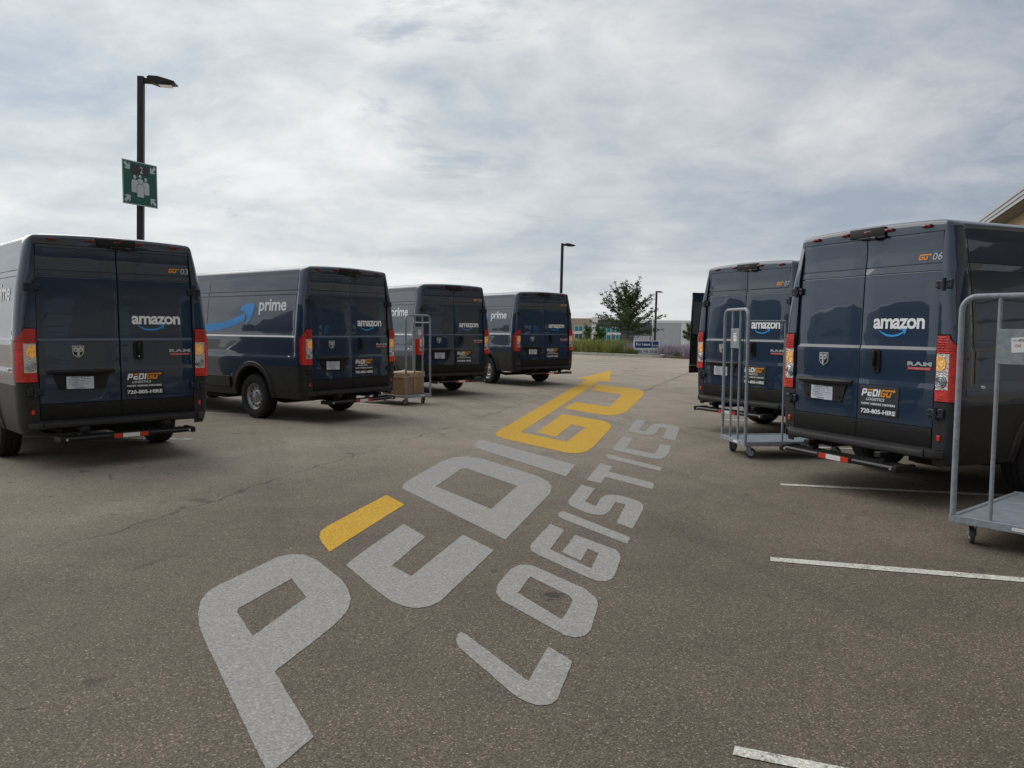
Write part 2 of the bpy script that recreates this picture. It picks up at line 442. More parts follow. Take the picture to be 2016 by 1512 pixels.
# ------------------------------------------------------------------ ground
def ground_z(x, y):
    if y < 62: return 0.0
    u = min(1.0, (y - 62) / 150.0)
    return -9.4 * u * u * (3 - 2 * u)
g = Geo()
xs = [-3000, -600, -200, -80, -40, -20, 0, 20, 40, 80, 200, 600, 3000]
ys = [-600, -100, -30, 0, 20, 40, 62, 75, 90, 105, 120, 137, 155, 175, 195, 212, 260, 400, 900, 4000]
g.grid([[(x, y, ground_z(x, y)) for x in xs] for y in ys])
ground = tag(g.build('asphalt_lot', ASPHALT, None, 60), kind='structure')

def on_ground(poly, z): return [(x, y, z) for x, y in poly]

def line(p0, p1, w, z=0.004):
    a, b = Vector(p0), Vector(p1); d = (b - a).normalized(); n = Vector((-d.y, d.x)) * (w / 2)
    k = max(2, int((b - a).length / 0.35)); rows = []
    for i in range(k + 1):
        c = a + (b - a) * (i / k); j = 1 + random.uniform(-.07, .07)
        rows.append([(c.x + n.x * j, c.y + n.y * j, z), (c.x - n.x * j, c.y - n.y * j, z)])
    gg = Geo().grid(rows)
    return gg.build('parking_line', PAINT_WHITE, ground)
line((2.62, 7.64), (7.6, 6.45), 0.10)
line((1.70, 5.11), (6.7, 3.68), 0.10)
line((0.80, 2.735), (5.6, 0.80), 0.065)
line((3.2, 10.3), (8.3, 9.0), 0.10)
line((3.5, 13.2), (8.8, 12.0), 0.10)
line((-4.25, 10.47), (-9.6, 10.75), 0.10)
line((-3.29, 12.82), (-8.5, 15.25), 0.10)
line((-2.35, 15.2), (-7.2, 18.0), 0.10)
line((-0.85, 17.6), (-5.6, 21.0), 0.10)
line((1.15, 20.6), (-3.6, 24.1), 0.10)
for i, (xa, ya) in enumerate([(3.16, 31.1), (4.10, 33.4), (4.93, 35.6), (5.55, 38.0), (6.10, 40.6)]):
    line((xa, ya), (xa - 7.5, ya + 0.15), 0.11)
line((2.3, 29.0), (-4.5, 29.2), 0.10)

# the company logo painted on the asphalt, outlines in metres on the ground
def flat_mesh(name, loops):
    cu = bpy.data.curves.new(name, 'CURVE'); cu.dimensions = '2D'; cu.fill_mode = 'BOTH'
    for lp in loops:
        sp = cu.splines.new('POLY'); sp.points.add(len(lp) - 1)
        for pt, q in zip(sp.points, lp): pt.co = (q[0], q[1], 0, 1)
        sp.use_cyclic_u = True
    tmp = bpy.data.objects.new('tmp', cu); COL.objects.link(tmp)
    me = bpy.data.meshes.new_from_object(tmp.evaluated_get(bpy.context.evaluated_depsgraph_get()))
    bpy.data.objects.remove(tmp); bpy.data.curves.remove(cu)
    me.name = name
    return me
PAINT = {
 'P': [[[-0.717,2.812],[-1.026,3.362],[-0.893,3.883],[-0.871,4.021],[-0.864,4.147],[-0.884,4.293],[-0.928,4.447],[-0.997,4.613],[-1.19,4.933],[-1.282,5.068],[-1.369,5.14],[-1.449,5.154],[-1.522,5.088],[-1.695,4.514],[-1.713,4.392],[-1.693,4.24],[-1.637,4.064],[-1.567,3.902],[-1.482,3.738],[-0.807,2.561]],[[-1.307,4.641],[-1.134,4.318],[-1.25,3.757],[-1.433,4.074],[-1.449,4.136]]],
 'Ebar': [[[-1.121,7.038],[-0.906,6.653],[-1.213,5.215],[-1.316,5.437],[-1.373,5.596],[-1.398,5.737],[-1.389,5.897]]],
 'E': [[[-0.822,5.981],[-0.613,5.616],[-0.749,4.91],[-0.6,4.709],[-0.349,5.678],[-0.115,5.28],[-0.354,4.386],[-0.388,4.262],[-0.436,4.189],[-0.497,4.157],[-0.565,4.177],[-0.654,4.264],[-0.791,4.481],[-1.043,4.924],[-0.983,5.269]]],
 'D': [[[-1.02,7.329],[-1.033,7.52],[-1.018,7.702],[-0.785,8.859],[-0.68,9.129],[-0.532,9.208],[-0.338,9.057],[0.276,7.982],[0.357,7.719],[0.383,7.452],[0.354,7.147],[-0.04,5.548]],[[-0.716,7.434],[-0.538,8.38],[-0.486,8.419],[0.058,7.479],[-0.166,6.509]]],
 'I': [[[-0.471,10.163],[-0.451,10.476],[-0.383,10.593],[0.706,8.679],[0.554,7.992],[-0.39,9.756],[-0.451,9.904]]],
 'G': [[[-0.229,11.27],[-0.199,11.54],[2.235,23.557],[1.957,23.831],[3.608,28.812],[2.77,22.54],[2.522,22.792],[0.13,11.394],[0.736,10.467],[1.118,12.007],[0.936,12.362],[0.612,10.932],[0.363,11.406],[0.894,13.907],[1.494,12.938],[1.549,12.63],[1.542,12.261],[1.493,11.91],[1.038,10.014],[0.935,9.678],[0.833,9.534],[0.742,9.493],[0.649,9.551],[-0.141,10.774],[-0.212,11.015]]],
 'U': [[[2.31,21.455],[3.153,19.869],[3.18,19.355],[3.128,18.741],[2.95,17.828],[2.146,14.607],[1.987,14.108],[1.833,13.808],[1.683,13.734],[1.554,13.843],[0.972,14.899],[1.29,16.236],[1.892,15.27],[2.524,18.165],[1.935,19.426]]],
 'L': [[[-0.245,3.828],[-0.26,3.795],[-0.261,3.725],[-0.241,3.639],[0.012,3.164],[0.068,3.092],[0.123,3.065],[0.165,3.079],[0.192,3.12],[0.282,3.491],[0.18,3.654],[0.078,3.283],[-0.217,3.798]]],
 'O': [[[0.058,4.951],[-0.001,4.862],[-0.075,4.56],[-0.083,4.424],[-0.051,4.29],[0.263,3.798],[0.317,3.764],[0.364,3.791],[0.401,3.866],[0.477,4.227],[0.476,4.338],[0.434,4.487],[0.187,4.866],[0.124,4.952]],[[0.118,4.712],[0.042,4.415],[0.264,4.009],[0.29,4.076],[0.346,4.298],[0.329,4.374]]],
 'G2': [[[0.302,6.016],[0.398,5.835],[0.267,5.311],[0.504,4.886],[0.587,5.222],[0.525,5.331],[0.454,5.049],[0.344,5.243],[0.468,5.696],[0.711,5.321],[0.729,5.225],[0.721,5.119],[0.66,4.847],[0.617,4.699],[0.567,4.629],[0.514,4.642],[0.465,4.702],[0.184,5.172],[0.141,5.266],[0.131,5.35],[0.144,5.451]]],
 'I2': [[[0.414,6.439],[0.383,6.366],[0.378,6.279],[0.399,6.191],[0.813,5.459],[0.862,5.63],[0.441,6.428]]],
 'S': [[[0.676,7.566],[0.789,7.384],[0.644,6.822],[0.715,6.624],[0.797,6.966],[0.857,7.089],[0.922,7.116],[1.006,7.045],[1.116,6.836],[1.129,6.702],[1.1,6.529],[1.004,6.189],[0.912,5.883],[0.819,6.073],[0.979,6.711],[0.902,6.798],[0.811,6.459],[0.759,6.337],[0.701,6.315],[0.616,6.392],[0.512,6.618],[0.491,6.727],[0.5,6.863]]],
 'T': [[[0.992,8.799],[1.101,8.583],[1.026,8.269],[1.372,7.704],[1.383,7.579],[1.327,7.386],[1.294,7.411],[0.955,7.977],[0.87,7.629],[0.749,7.817]]],
 'I3': [[[1.149,9.431],[1.121,9.343],[1.117,9.132],[1.579,8.326],[1.637,8.556],[1.182,9.389]]],
 'C': [[[1.556,11.035],[1.668,10.864],[1.442,9.927],[1.703,9.521],[1.738,9.522],[1.951,10.328],[2.062,10.178],[1.942,9.666],[1.83,9.308],[1.743,9.137],[1.672,9.114],[1.615,9.173],[1.311,9.685],[1.276,9.801],[1.284,9.945]]],
 'S2': [[[2.07,13.115],[2.205,12.998],[1.902,11.785],[1.909,11.664],[1.982,11.642],[2.155,12.294],[2.234,12.486],[2.322,12.567],[2.447,12.497],[2.57,12.207],[2.559,12.027],[2.478,11.681],[2.204,10.635],[2.083,10.884],[2.36,11.982],[2.269,12.083],[2.104,11.465],[2.022,11.241],[1.941,11.157],[1.867,11.202],[1.729,11.609],[1.722,11.708],[1.769,11.881]]],
}

logo = thing('painted_logo', 'large grey and yellow PEDIGO LOGISTICS lettering with arrow painted across the asphalt', 'road marking', (0, 0, 0.0025))
def ragged(lp, step=.035, amp=.0016):
    out = []
    for (x0, y0), (x1, y1) in zip(lp, lp[1:] + lp[:1]):
        L = sqrt((x1 - x0) ** 2 + (y1 - y0) ** 2); n = max(1, int(L / step))
        for i in range(n):
            f = i / n; out.append((x0 + (x1 - x0) * f + random.uniform(-amp, amp), y0 + (y1 - y0) * f + random.uniform(-amp, amp)))
    return out
for k, loops in PAINT.items():
    loops = [ragged([tuple(q) for q in lp], .030 if max(q[1] for q in lp) < 11 else .12) for lp in loops]
    yel = k in ('Ebar', 'G', 'U')
    o = link('painted_arrow' if k == 'G' else ('painted_stroke' if k == 'Ebar' else 'painted_letter'), flat_mesh('painted_letter', loops), PAINT_YEL if yel else PAINT_GREY, logo)

# ------------------------------------------------------------------ delivery van (local: x right, y forward from the rear face, z up)
def lerp_tab(tab, z):
    if z <= tab[0][0]: return tab[0][1]
    for (z0, a), (z1, b) in zip(tab, tab[1:]):
        if z <= z1: return a + (b - a) * (z - z0) / (z1 - z0)
    return tab[-1][1]
def sstep(a, b, x):
    u = max(0.0, min(1.0, (x - a) / (b - a))); return u * u * (3 - 2 * u)
HW = [(.36, .945), (.43, .965), (.50, .982), (.67, .993), (.88, 1.0), (1.05, 1.004), (1.36, 1.0), (1.6, .985), (1.85, .958), (2.005, .936), (2.07, .924), (2.25, .892), (2.345, .870), (2.38, .859), (2.40, .848), (2.415, .832), (2.425, .808), (2.435, .76), (2.443, .69), (2.45, .59), (2.456, .47), (2.461, .34), (2.465, .20), (2.467, .06)]
YR = [(.36, .012), (.5, 0.0), (1.4, 0.0), (2.0, .022), (2.345, .062), (2.38, .063), (2.40, .065), (2.415, .070), (2.425, .082), (2.435, .11), (2.443, .16), (2.45, .24), (2.456, .36), (2.461, .5), (2.465, .75), (2.467, 1.1)]
YF = [(.36, 6.17), (.45, 6.27), (.70, 6.29), (.95, 6.24), (1.08, 6.12), (1.18, 5.95), (1.27, 5.70), (1.60, 5.36), (2.0, 4.96), (2.25, 4.68), (2.345, 4.54), (2.38, 4.44), (2.40, 4.35), (2.415, 4.26), (2.425, 4.16), (2.435, 4.04), (2.443, 3.9), (2.45, 3.7), (2.456, 3.45), (2.461, 3.1), (2.465, 2.7), (2.467, 2.3)]
DOOR_A = [(.5, .796), (.68, .796), (1.36, .802), (2.0, .802), (2.345, .784), (2.47, .784)]
STEP = [(1.012, 0.0), (1.054, .013), (1.338, .013), (1.364, .030), (2.000, .030), (2.003, .044), (2.009, .044), (2.012, .0300), (2.066, .0305), (2.068, .044), (2.074, .044), (2.077, .030), (2.30, .022), (2.40, 0.0)]
WY, WR, WZ = 1.305, 0.365, 0.362
WY2 = 5.345
ROWS = [.37, .43, .49, .55, .61, .67, .71, .74, .78, .81, .85, .88, .905, .96, 1.01, 1.014, 1.052, 1.056, 1.12, 1.2, 1.28, 1.335, 1.340, 1.362, 1.366, 1.45, 1.55, 1.7, 1.85, 1.97, 1.999, 2.003, 2.009, 2.013, 2.065, 2.068, 2.074, 2.078, 2.15, 2.25, 2.32, 2.345, 2.365, 2.38, 2.40, 2.415, 2.425, 2.435, 2.443, 2.45, 2.456, 2.461, 2.465, 2.467]
YSIDE = [.155, .185, .21, .235, .32, .5, .66] + [WY + .62 * (-1 + 2 * i / 26) for i in range(27)] + [2.1, 2.5, 2.9, 3.3, 3.7, 4.0]
def half_w(z, y):
    return lerp_tab(HW, z) - lerp_tab(STEP, z) * sstep(.165, .215, y) * (1 - sstep(4.0, 4.4, y))
def outline(z):
    """plan outline of the right half at height z: list of (x, y), rear centre to front centre"""
    hw, yr, yf, a = lerp_tab(HW, z), lerp_tab(YR, z), lerp_tab(YF, z), lerp_tab(DOOR_A, z) + .006
    pts = []
    if a > hw - .03: a = max(0.0, hw - .03)
    for f in (0, .3, .62, .85, 1): pts.append((a * f, yr))
    rx = min(.085, (hw - a) * .72); ry = .13
    for i in range(8):
        th = pi / 2 * i / 7
        pts.append((hw - rx + rx * sin(th), yr + ry - ry * cos(th)))
    y0 = yr + ry
    ryf = .46 if z < 1.27 else .40
    rxf = min(hw * .95, .62 if z < 1.27 else .75)
    ymax = min(4.0, yf - ryf - .05)
    for y in YSIDE:
        yy = y0 + .002 + (y - .155) * (ymax - y0) / (4.0 - .155)
        pts.append((half_w(z, yy), yy))
    for i in range(1, 25):
        yy = ymax + (yf - ryf - ymax) * i / 24
        pts.append((half_w(z, yy), yy))
    for i in range(1, 9):
        th = pi / 2 * i / 8
        pts.append((hw - rxf + rxf * cos(th), yf - ryf + ryf * sin(th)))
    pts.append((0.0, yf + .015))
    return pts
def crown(x, z):
    return .030 * max(0.0, 1 - (x / .86) ** 2) * min(1.0, max(0.0, (z - 2.345) / .05))
def arch_z(y, z, R=.475):
    for c in (WY, WY2):
        d = abs(y - c)
        if d < R: z = max(z, WZ + .03 + sqrt(R * R - d * d))
    return z
def shell():
    rows = []
    for z in ROWS:
        r = []
        for x, y in outline(z):
            zz = arch_z(y, z) if z < 1.0 and x > .85 else z
            r.append((x, y, zz + crown(x, z)))
        rows.append(r)
    return rows
SH = shell()
NREAR = 5
def region(pred):
    """faces of the shell (both sides) whose centre satisfies pred(x, y, z, column)"""
    gg = Geo()
    for i in range(len(SH) - 1):
        for k in range(len(SH[0]) - 1):
            q = [SH[i][k], SH[i][k + 1], SH[i + 1][k + 1], SH[i + 1][k]]
            zr = (ROWS[i] + ROWS[i + 1]) / 2
            cx, cy = sum(v[0] for v in q) / 4, sum(v[1] for v in q) / 4
            if k < NREAR - 1 and zr < 2.345: continue          # door opening
            if max(v[2] for v in q) - min(v[2] for v in q) < 1e-4 and zr < 1.0: continue
            if not pred(cx, cy, zr, k): continue
            gg.add(q, [(0, 1, 2, 3)])
            gg.add([(-v[0], v[1], v[2]) for v in q], [(3, 2, 1, 0)])
    return gg
def is_clad(x, y, z, k):
    if z > .905: return False
    if y < .10 and k < NREAR + 5: return z < .905
    if y < WY + .1: return z < .88
    return z < .67
VAN = thing('delivery_van', 'x', 'van', group='dark blue delivery vans')
body = region(lambda x, y, z, k: not is_clad(x, y, z, k))
top = SH[-1]
body.add([v for v in top] + [(-v[0], v[1], v[2]) for v in reversed(top)], [tuple(range(2 * len(top)))])
body_o = body.build('body_shell', PAINT_M, VAN, 32, 0.0008)
clad = region(is_clad)
clad.build('lower_cladding', CLAD, VAN, 35, 0.0008)
# jamb around the doors and dark backing
jb = Geo()
zz = [.49 + (2.345 - .49) * i / 14 for i in range(15)]
for s in (-1, 1):
    jb.grid([[(s * (lerp_tab(DOOR_A, z) + .006), lerp_tab(YR, z), z), (s * (lerp_tab(DOOR_A, z) + .006), lerp_tab(YR, z) + .07, z)] for z in zz])
jb.grid([[(-.82, lerp_tab(YR, z) + .068, z), (.82, lerp_tab(YR, z) + .068, z)] for z in zz])
jb.grid([[(-.79, .062, 2.345), (.79, .062, 2.345)], [(-.79, .13, 2.345), (.79, .13, 2.345)]])
jb.build('door_jamb', DARK, VAN)
ub = Geo().box((0, 3.1, .70), (1.42, 5.7, .56)).box((0, .35, .50), (1.5, .5, .08), .01)
ub.box((-.5, .62, .40), (.12, .9, .12)).box((.5, .62, .40), (.12, .9, .12)).box((.28, .85, .33), (.34, .55, .17), .05)
ub.tube([(-.8, WY, .36), (-.35, WY, .25), (.35, WY, .25), (.8, WY, .36)], .042, 8)
ub.box((-.55, 2.9, .36), (.5, 1.1, .18), .05).box((0, 5.3, .33), (1.3, .2, .14), .04)
ub.build('underbody', DARK, VAN)
# wheel arch flares
for yc in (WY, WY2):
    for s in (-1, 1):
        gg = Geo(); rows = []
        for i in range(25):
            th = radians(-4) + radians(188) * i / 24
            r = []
            for (rr, out) in ((.468, -.06), (.468, .004), (.482, .020), (.54, .016), (.558, -.012)):
                y = yc + rr * cos(th); z = max(.372, WZ + .03 + rr * sin(th))
                r.append((s * (lerp_tab(HW, z) + out), y, z))
            rows.append(r)
        gg.grid(rows); gg.build('wheel_arch', CLAD, VAN, 50)
# wheels
def wheel_meshes():
    t = Geo()
    R = WR
    prof = [(-.10, .215), (-.112, .26), (-.114, .31), (-.104, .348), (-.088, R - .006), (-.062, R - .001), (-.060, R - .010), (-.052, R - .010), (-.050, R), (-.004, R + .001), (-.004, R - .009), (.004, R - .009), (.004, R + .001), (.050, R), (.052, R - .010), (.060, R - .010), (.062, R - .001), (.088, R - .006), (.104, .348), (.114, .31), (.112, .26), (.10, .215)]
    t.lathe(prof, 48)
    tm = t.mesh('tyre', 40)
    r = Geo()
    r.lathe([(.085, .222), (.094, .216), (.090, .205), (.060, .196), (.045, .185), (.052, .165), (.060, .135), (.052, .115), (.050, .105), (.066, .09), (.072, .06), (.076, .03), (.078, .0)], 48)
    r.lathe([(.085, .222), (-.10, .222)], 48)
    rm = r.mesh('rim', 35)
    h = Geo()
    for k in range(12):
        a = 2 * pi * k / 12
        h.lathe([(.0, .0), (.0, .019)], 10, c=(.0600, .150 * cos(a), .150 * sin(a)))
    for k in range(5):
        a = 2 * pi * k / 5
        h.lathe([(.0, .0), (.0, .013)], 10, c=(.0735, .055 * cos(a), .055 * sin(a)))
    h.lathe([(-.09, .0), (-.09, .221)], 24)
    hm = h.mesh('vent_hole')
    return tm, rm, hm
TM, RM, HM = wheel_meshes()
for yc in (WY, WY2):
    for s in (-1, 1):
        w = hold('wheel', VAN, (s * .855, yc, WZ))
        if s < 0: w.rotation_euler = (0, 0, pi)
        link('tyre', TM, RUBBER, w); link('rim', RM, STEEL, w); link('vent_holes', HM, DARK, w)
    # mud flap
# ---- text
FONT_CACHE = {}
def text_mesh(txt, bold=0.0, spacing=1.0, shear=0.0):
    key = (txt, bold, spacing, shear)
    if key not in FONT_CACHE:
        cu = bpy.data.curves.new('t', 'FONT'); cu.body = txt; cu.offset = bold; cu.space_character = spacing; cu.shear = shear
        cu.resolution_u = 3
        o = bpy.data.objects.new('t', cu); COL.objects.link(o)
        me = bpy.data.meshes.new_from_object(o.evaluated_get(bpy.context.evaluated_depsgraph_get()))
        bpy.data.objects.remove(o); bpy.data.curves.remove(cu)
        vs = [tuple(v.co) for v in me.vertices]; fs = [tuple(q.vertices) for q in me.polygons]
        bpy.data.meshes.remove(me)
        FONT_CACHE[key] = (vs, fs)
    return FONT_CACHE[key]
def decal(vs2, fs, frame, box, name, m, parent, src=None):
    """map flat outline vertices into box (u0, v0, u1, v1) on a surface frame(u, v)"""
    xs_, ys_ = [v[0] for v in (src or vs2)], [v[1] for v in (src or vs2)]
    a0, a1, b0, b1 = min(xs_), max(xs_), min(ys_), max(ys_)
    u0, v0, u1, v1 = box
    out = [frame(u0 + (v[0] - a0) / (a1 - a0) * (u1 - u0), v0 + (v[1] - b0) / (b1 - b0) * (v1 - v0)) for v in vs2]
    gg = Geo().add(out, fs)
    me = bpy.data.meshes.new(name); me.from_pydata(gg.v, [], gg.f); me.update()
    return link(name, me, m, parent)
def text(txt, frame, box, name, m, parent, bold=0.0, spacing=1.0, shear=0.0):
    vs, fs = text_mesh(txt, bold, spacing, shear)
    return decal(vs, fs, frame, box, name, m, parent)
def shape(loops, frame, name, m, parent):
    me0 = flat_mesh('s', loops)
    vs = [tuple(frame(v.co.x, v.co.y)) for v in me0.vertices]; fs = [tuple(q.vertices) for q in me0.polygons]
    bpy.data.meshes.remove(me0)
    me = bpy.data.meshes.new(name); me.from_pydata(vs, [], fs); me.update()
    return link(name, me, m, parent)

# ---- rear doors
def door_y(z):
    y = lerp_tab(YR, z) if z <= 2.345 else .062
    return y + lerp_tab(STEP, z) * .72 * (1 - sstep(2.2, 2.345, z)) - .002
DZ = [.684, .70, .80, .90, .98, 1.010, 1.013, 1.053, 1.057, 1.10, 1.2, 1.3, 1.336, 1.339, 1.363, 1.367, 1.45, 1.6, 1.75, 1.9, 1.985, 1.9985, 2.002, 2.0095, 2.013, 2.065, 2.0675, 2.075, 2.079, 2.15, 2.22, 2.30, 2.33, 2.339]
def rear_frame(off):
    return lambda u, v: (u, door_y(v) - off, v)
RF = rear_frame(.004)
def door_mesh(s):
    gg = Geo(); rows = []
    for z in DZ:
        a = lerp_tab(DOOR_A, z); y = door_y(z); x0 = .004
        e = .010
        prof = [(x0, .032), (x0, e * .6), (x0 + e * .35, e * .12), (x0 + e, 0)] + [(x0 + e + (a - e - x0 - e) * f, 0) for f in (.25, .5, .75)] + [(a - e, 0), (a - e * .35, e * .12), (a, e * .6), (a, .032)]
        rows.append([(s * x, y + d, z) for x, d in prof])
    gg.grid(rows)
    gg.add(rows[0], [tuple(range(len(rows[0])))]); gg.add(rows[-1], [tuple(range(len(rows[-1])))])
    return gg
def build_door(s, parent):
    d = door_mesh(s).build('rear_door', PAINT_M, parent, 28)
    # black lower panel with a bright upper edge
    gg = Geo(); rows = []
    for z, dy in ((.505, .004), (.52, -.004), (.66, -.006), (.674, -.005), (.680, .004)):
        rows.append([(s * .004, dy + .03, z), (s * .004, dy, z), (s * .79, dy, z), (s * .794, dy + .004, z), (s * .794, dy + .03, z)])
    gg.grid(rows); gg.build('door_sill_panel', BLACK, d, 40)
    for zc_ in (1.89, .81):
        hg = Geo()
        xh = .838; yh = door_y(zc_) - .012
        hg.box((s * (xh - .035), yh + .002, zc_), (.075, .026, .070), .006)
        hg.box((s * (xh + .045), yh + .004, zc_), (.055, .030, .085), .006)
        hg.tube([(s * xh, yh - .012, zc_ - .052), (s * xh, yh - .012, zc_ + .052)], .017, 10)
        hg.box((s * (xh - .062), yh - .008, zc_ + .018), (.030, .018, .014), .003)
        hg.box((s * (xh - .062), yh - .008, zc_ - .018), (.030, .018, .014), .003)
        hg.box((s * (xh - .02), yh - .016, zc_), (.02, .014, .05), .003)
        hg.box((s * (xh + .035), yh - .014, zc_ + .026), (.03, .012, .014), .003)
        hg.box((s * (xh + .035), yh - .014, zc_ - .026), (.03, .012, .014), .003)
        hg.build('hinge', HINGE, d, 30)
    return d
dl = build_door(-1, VAN)
dr = build_door(1, VAN)
# ram-head shield badge on the left door
def badge():
    fr = lambda off: (lambda u, v: (-.425 + u * .056, door_y(1.22) - off, 1.222 + v * .064))
    sh = [(-1, 1), (1, 1), (1, -.15), (.75, -.6), (0, -1), (-.75, -.6), (-1, -.15)]
    gg = Geo(); f0 = lambda u, v, d: fr(d)(u, v)
    gg.prism(sh, .001, .012, f0); o = gg.build('badge', BADGE, dl, 30)
    shape([[(a * .84, b * .84 + .01) for a, b in sh]], fr(.0135), 'badge_field', TRIMB, o)
    hg = Geo()
    for s in (-1, 1):
        # thick curled horn: outer arc tapering into the curl, dark centre
        out = [(s * (.43 + .40 * cos(a)), .36 + .42 * sin(a)) for a in [radians(165 - 330 * i / 20) for i in range(21)]]
        inn = [(s * (.45 + .13 * cos(a)), .30 + .14 * sin(a)) for a in [radians(-165 + 330 * i / 20) for i in range(21)]]
        hg.prism(out, .014, .022, f0)
        Geo().prism(inn, .0222, .0230, f0).build('horn_hollow', TRIMB, dl)
    hg.prism([(-.12, .62), (.12, .62), (.11, .0), (.23, -.30), (.15, -.72), (-.15, -.72), (-.23, -.30), (-.11, .0)], .014, .025, f0)
    hg.build('ram_head', BADGE, o, 40)
badge()
# licence plate: lip, recess tray, paper plate
lip = Geo(); rows = []
for i in range(13):
    x = -.735 + .67 * i / 12; e = 1 - abs(2 * i / 12 - 1) ** 6
    y = door_y(1.0)
    rows.append([(x, y + .01, 1.034), (x, y - .012 - .030 * e, 1.030), (x, y - .018 - .034 * e, 1.016), (x, y - .014 - .030 * e, .990), (x, y + .01, .984)])
lip.grid(rows).add(rows[0], [(0, 1, 2, 3, 4)]).add(rows[-1], [(0, 1, 2, 3, 4)])
lip_o = lip.build('plate_lamp_bar', BLACK, dl, 35)
rc = Geo(); rr_ = []
for x in [-.742 + .68 * i / 12 for i in range(13)]:
    e = 1 - abs(2 * (x + .742) / .68 - 1) ** 8
    rr_.append([(x, door_y(.98) + .004, .986), (x, door_y(.9) - .004 - .004 * e, .90), (x, door_y(.84) - .010 * e, .838 + .02 * (1 - e)), (x, door_y(.82) + .004, .818 + .03 * (1 - e))])
rc.grid(rr_).build('plate_recess', PAINT_M, dl, 50)
tray = Geo()
trp = [(-.668, .985), (-.128, .985), (-.160, .845), (-.185, .822), (-.61, .822), (-.635, .845)]
tray.prism(trp, .0, .016, lambda u, v, d: (u, door_y(.9) - d, v))
tray_o = tray.build('plate_tray', BLACK, dl, 30)
for x in (-.60, -.20):
    Geo().lathe([(-.004, .0), (-.004, .012), (.003, .013)], 12, 'Y', (x, door_y(.9) - .0165, .862)).build('tray_screw', TRIMB, dl, 30)
pl = Geo(); n = 10
pl.grid([[(-.552 + .268 * i / n, door_y(.9) - .024 - .006 * sin(i * 1.1), .962 - .006 * i / n - .13 * j) for i in range(n + 1)] for j in (0, .33, .66, 1)])
pl_o = pl.build('licence_plate', PLATE, dl, 60)
ink = Geo()
for k, (u0, u1, v, h) in enumerate([(.15, .85, .955, .006), (.08, .5, .935, .004), (.55, .9, .935, .004), (.08, .7, .918, .004), (.1, .42, .900, .006), (.5, .92, .900, .004), (.08, .8, .882, .004), (.15, .6, .866, .004), (.33, .68, .846, .008)]):
    for q in range(6):
        a = u0 + (u1 - u0) * q / 6; b_ = a + (u1 - u0) / 6 * random.uniform(.55, .9)
        x0, x1 = -.552 + .268 * a, -.552 + .268 * b_
        ink.add([(x0, door_y(.9) - .0315, v), (x1, door_y(.9) - .0315, v), (x1, door_y(.9) - .0315, v - h), (x0, door_y(.9) - .0315, v - h)], [(0, 1, 2, 3)])
ink.build('plate_print', INK, dl)
# handle on the right door
hd = Geo(); y = door_y(1.23)
ov = [(.052 * cos(a) * (1.0 if True else 1), .107 * sin(a)) for a in [2 * pi * i / 24 for i in range(24)]]
ov = [(max(-.05, min(.05, u * 1.25)), max(-.103, min(.103, v * 1.2))) for u, v in ov]
hd.prism(ov, 0, .016, lambda u, v, d: (.190 + u, y - d, 1.229 + v))
h_o = hd.build('handle_plate', BLACK, dr, 30)
hp = Geo().box((.190, y - .034, 1.250), (.026, .030, .150), .010).box((.190, y - .022, 1.165), (.040, .014, .040), .005)
hp.build('handle_grip', TRIMB, dr, 40)
Geo().prism([(u * .62, v * .72 + .015) for u, v in ov], .0165, .0175, lambda u, v, d: (.190 + u, y - d, 1.229 + v)).build('handle_recess', DARK, dr)
Geo().lathe([(-.003, 0), (-.003, .007), (.003, .007)], 12, 'Y', (.190, y - .030, 1.163)).build('key_lock', CHROME, dr, 30)
# lettering on the right door
text('amazon', rear_frame(.004), (.134, 1.517, .668, 1.612), 'lettering', LET_W, dr, .028, .93)
def smile(frame, name, m, parent, pts_up, pts_dn, head):
    return shape([pts_up + head + pts_dn], frame, name, m, parent)
sm_up = [(.200, 1.508), (.235, 1.489), (.285, 1.471), (.345, 1.464), (.400, 1.472), (.440, 1.487), (.458, 1.497)]
sm_hd = [(.452, 1.507), (.430, 1.510), (.415, 1.509), (.418, 1.519), (.450, 1.524), (.482, 1.521), (.488, 1.508), (.482, 1.486), (.470, 1.466), (.465, 1.471), (.470, 1.488)]
sm_dn = [(.444, 1.473), (.402, 1.455), (.345, 1.446), (.285, 1.453), (.238, 1.473), (.203, 1.497)]
shape([sm_up + sm_hd + sm_dn], RF, 'smile_arrow', LET_B, dr)
rb = Geo(); vs, fs = text_mesh('RAM', .035, 1.12)
text('RAM', rear_frame(.007), (.528, 1.201, .768, 1.237), 'badge_lettering', LET_G, dr, .05, 1.15)
Geo().box((.648, door_y(1.17) - .004, 1.177), (.232, .008, .024), .002).build('badge_bar', RED_R, dr)
text('PROMASTER', rear_frame(.009), (.545, 1.171, .752, 1.184), 'badge_bar_lettering', LET_G, dr, .02, 1.1)
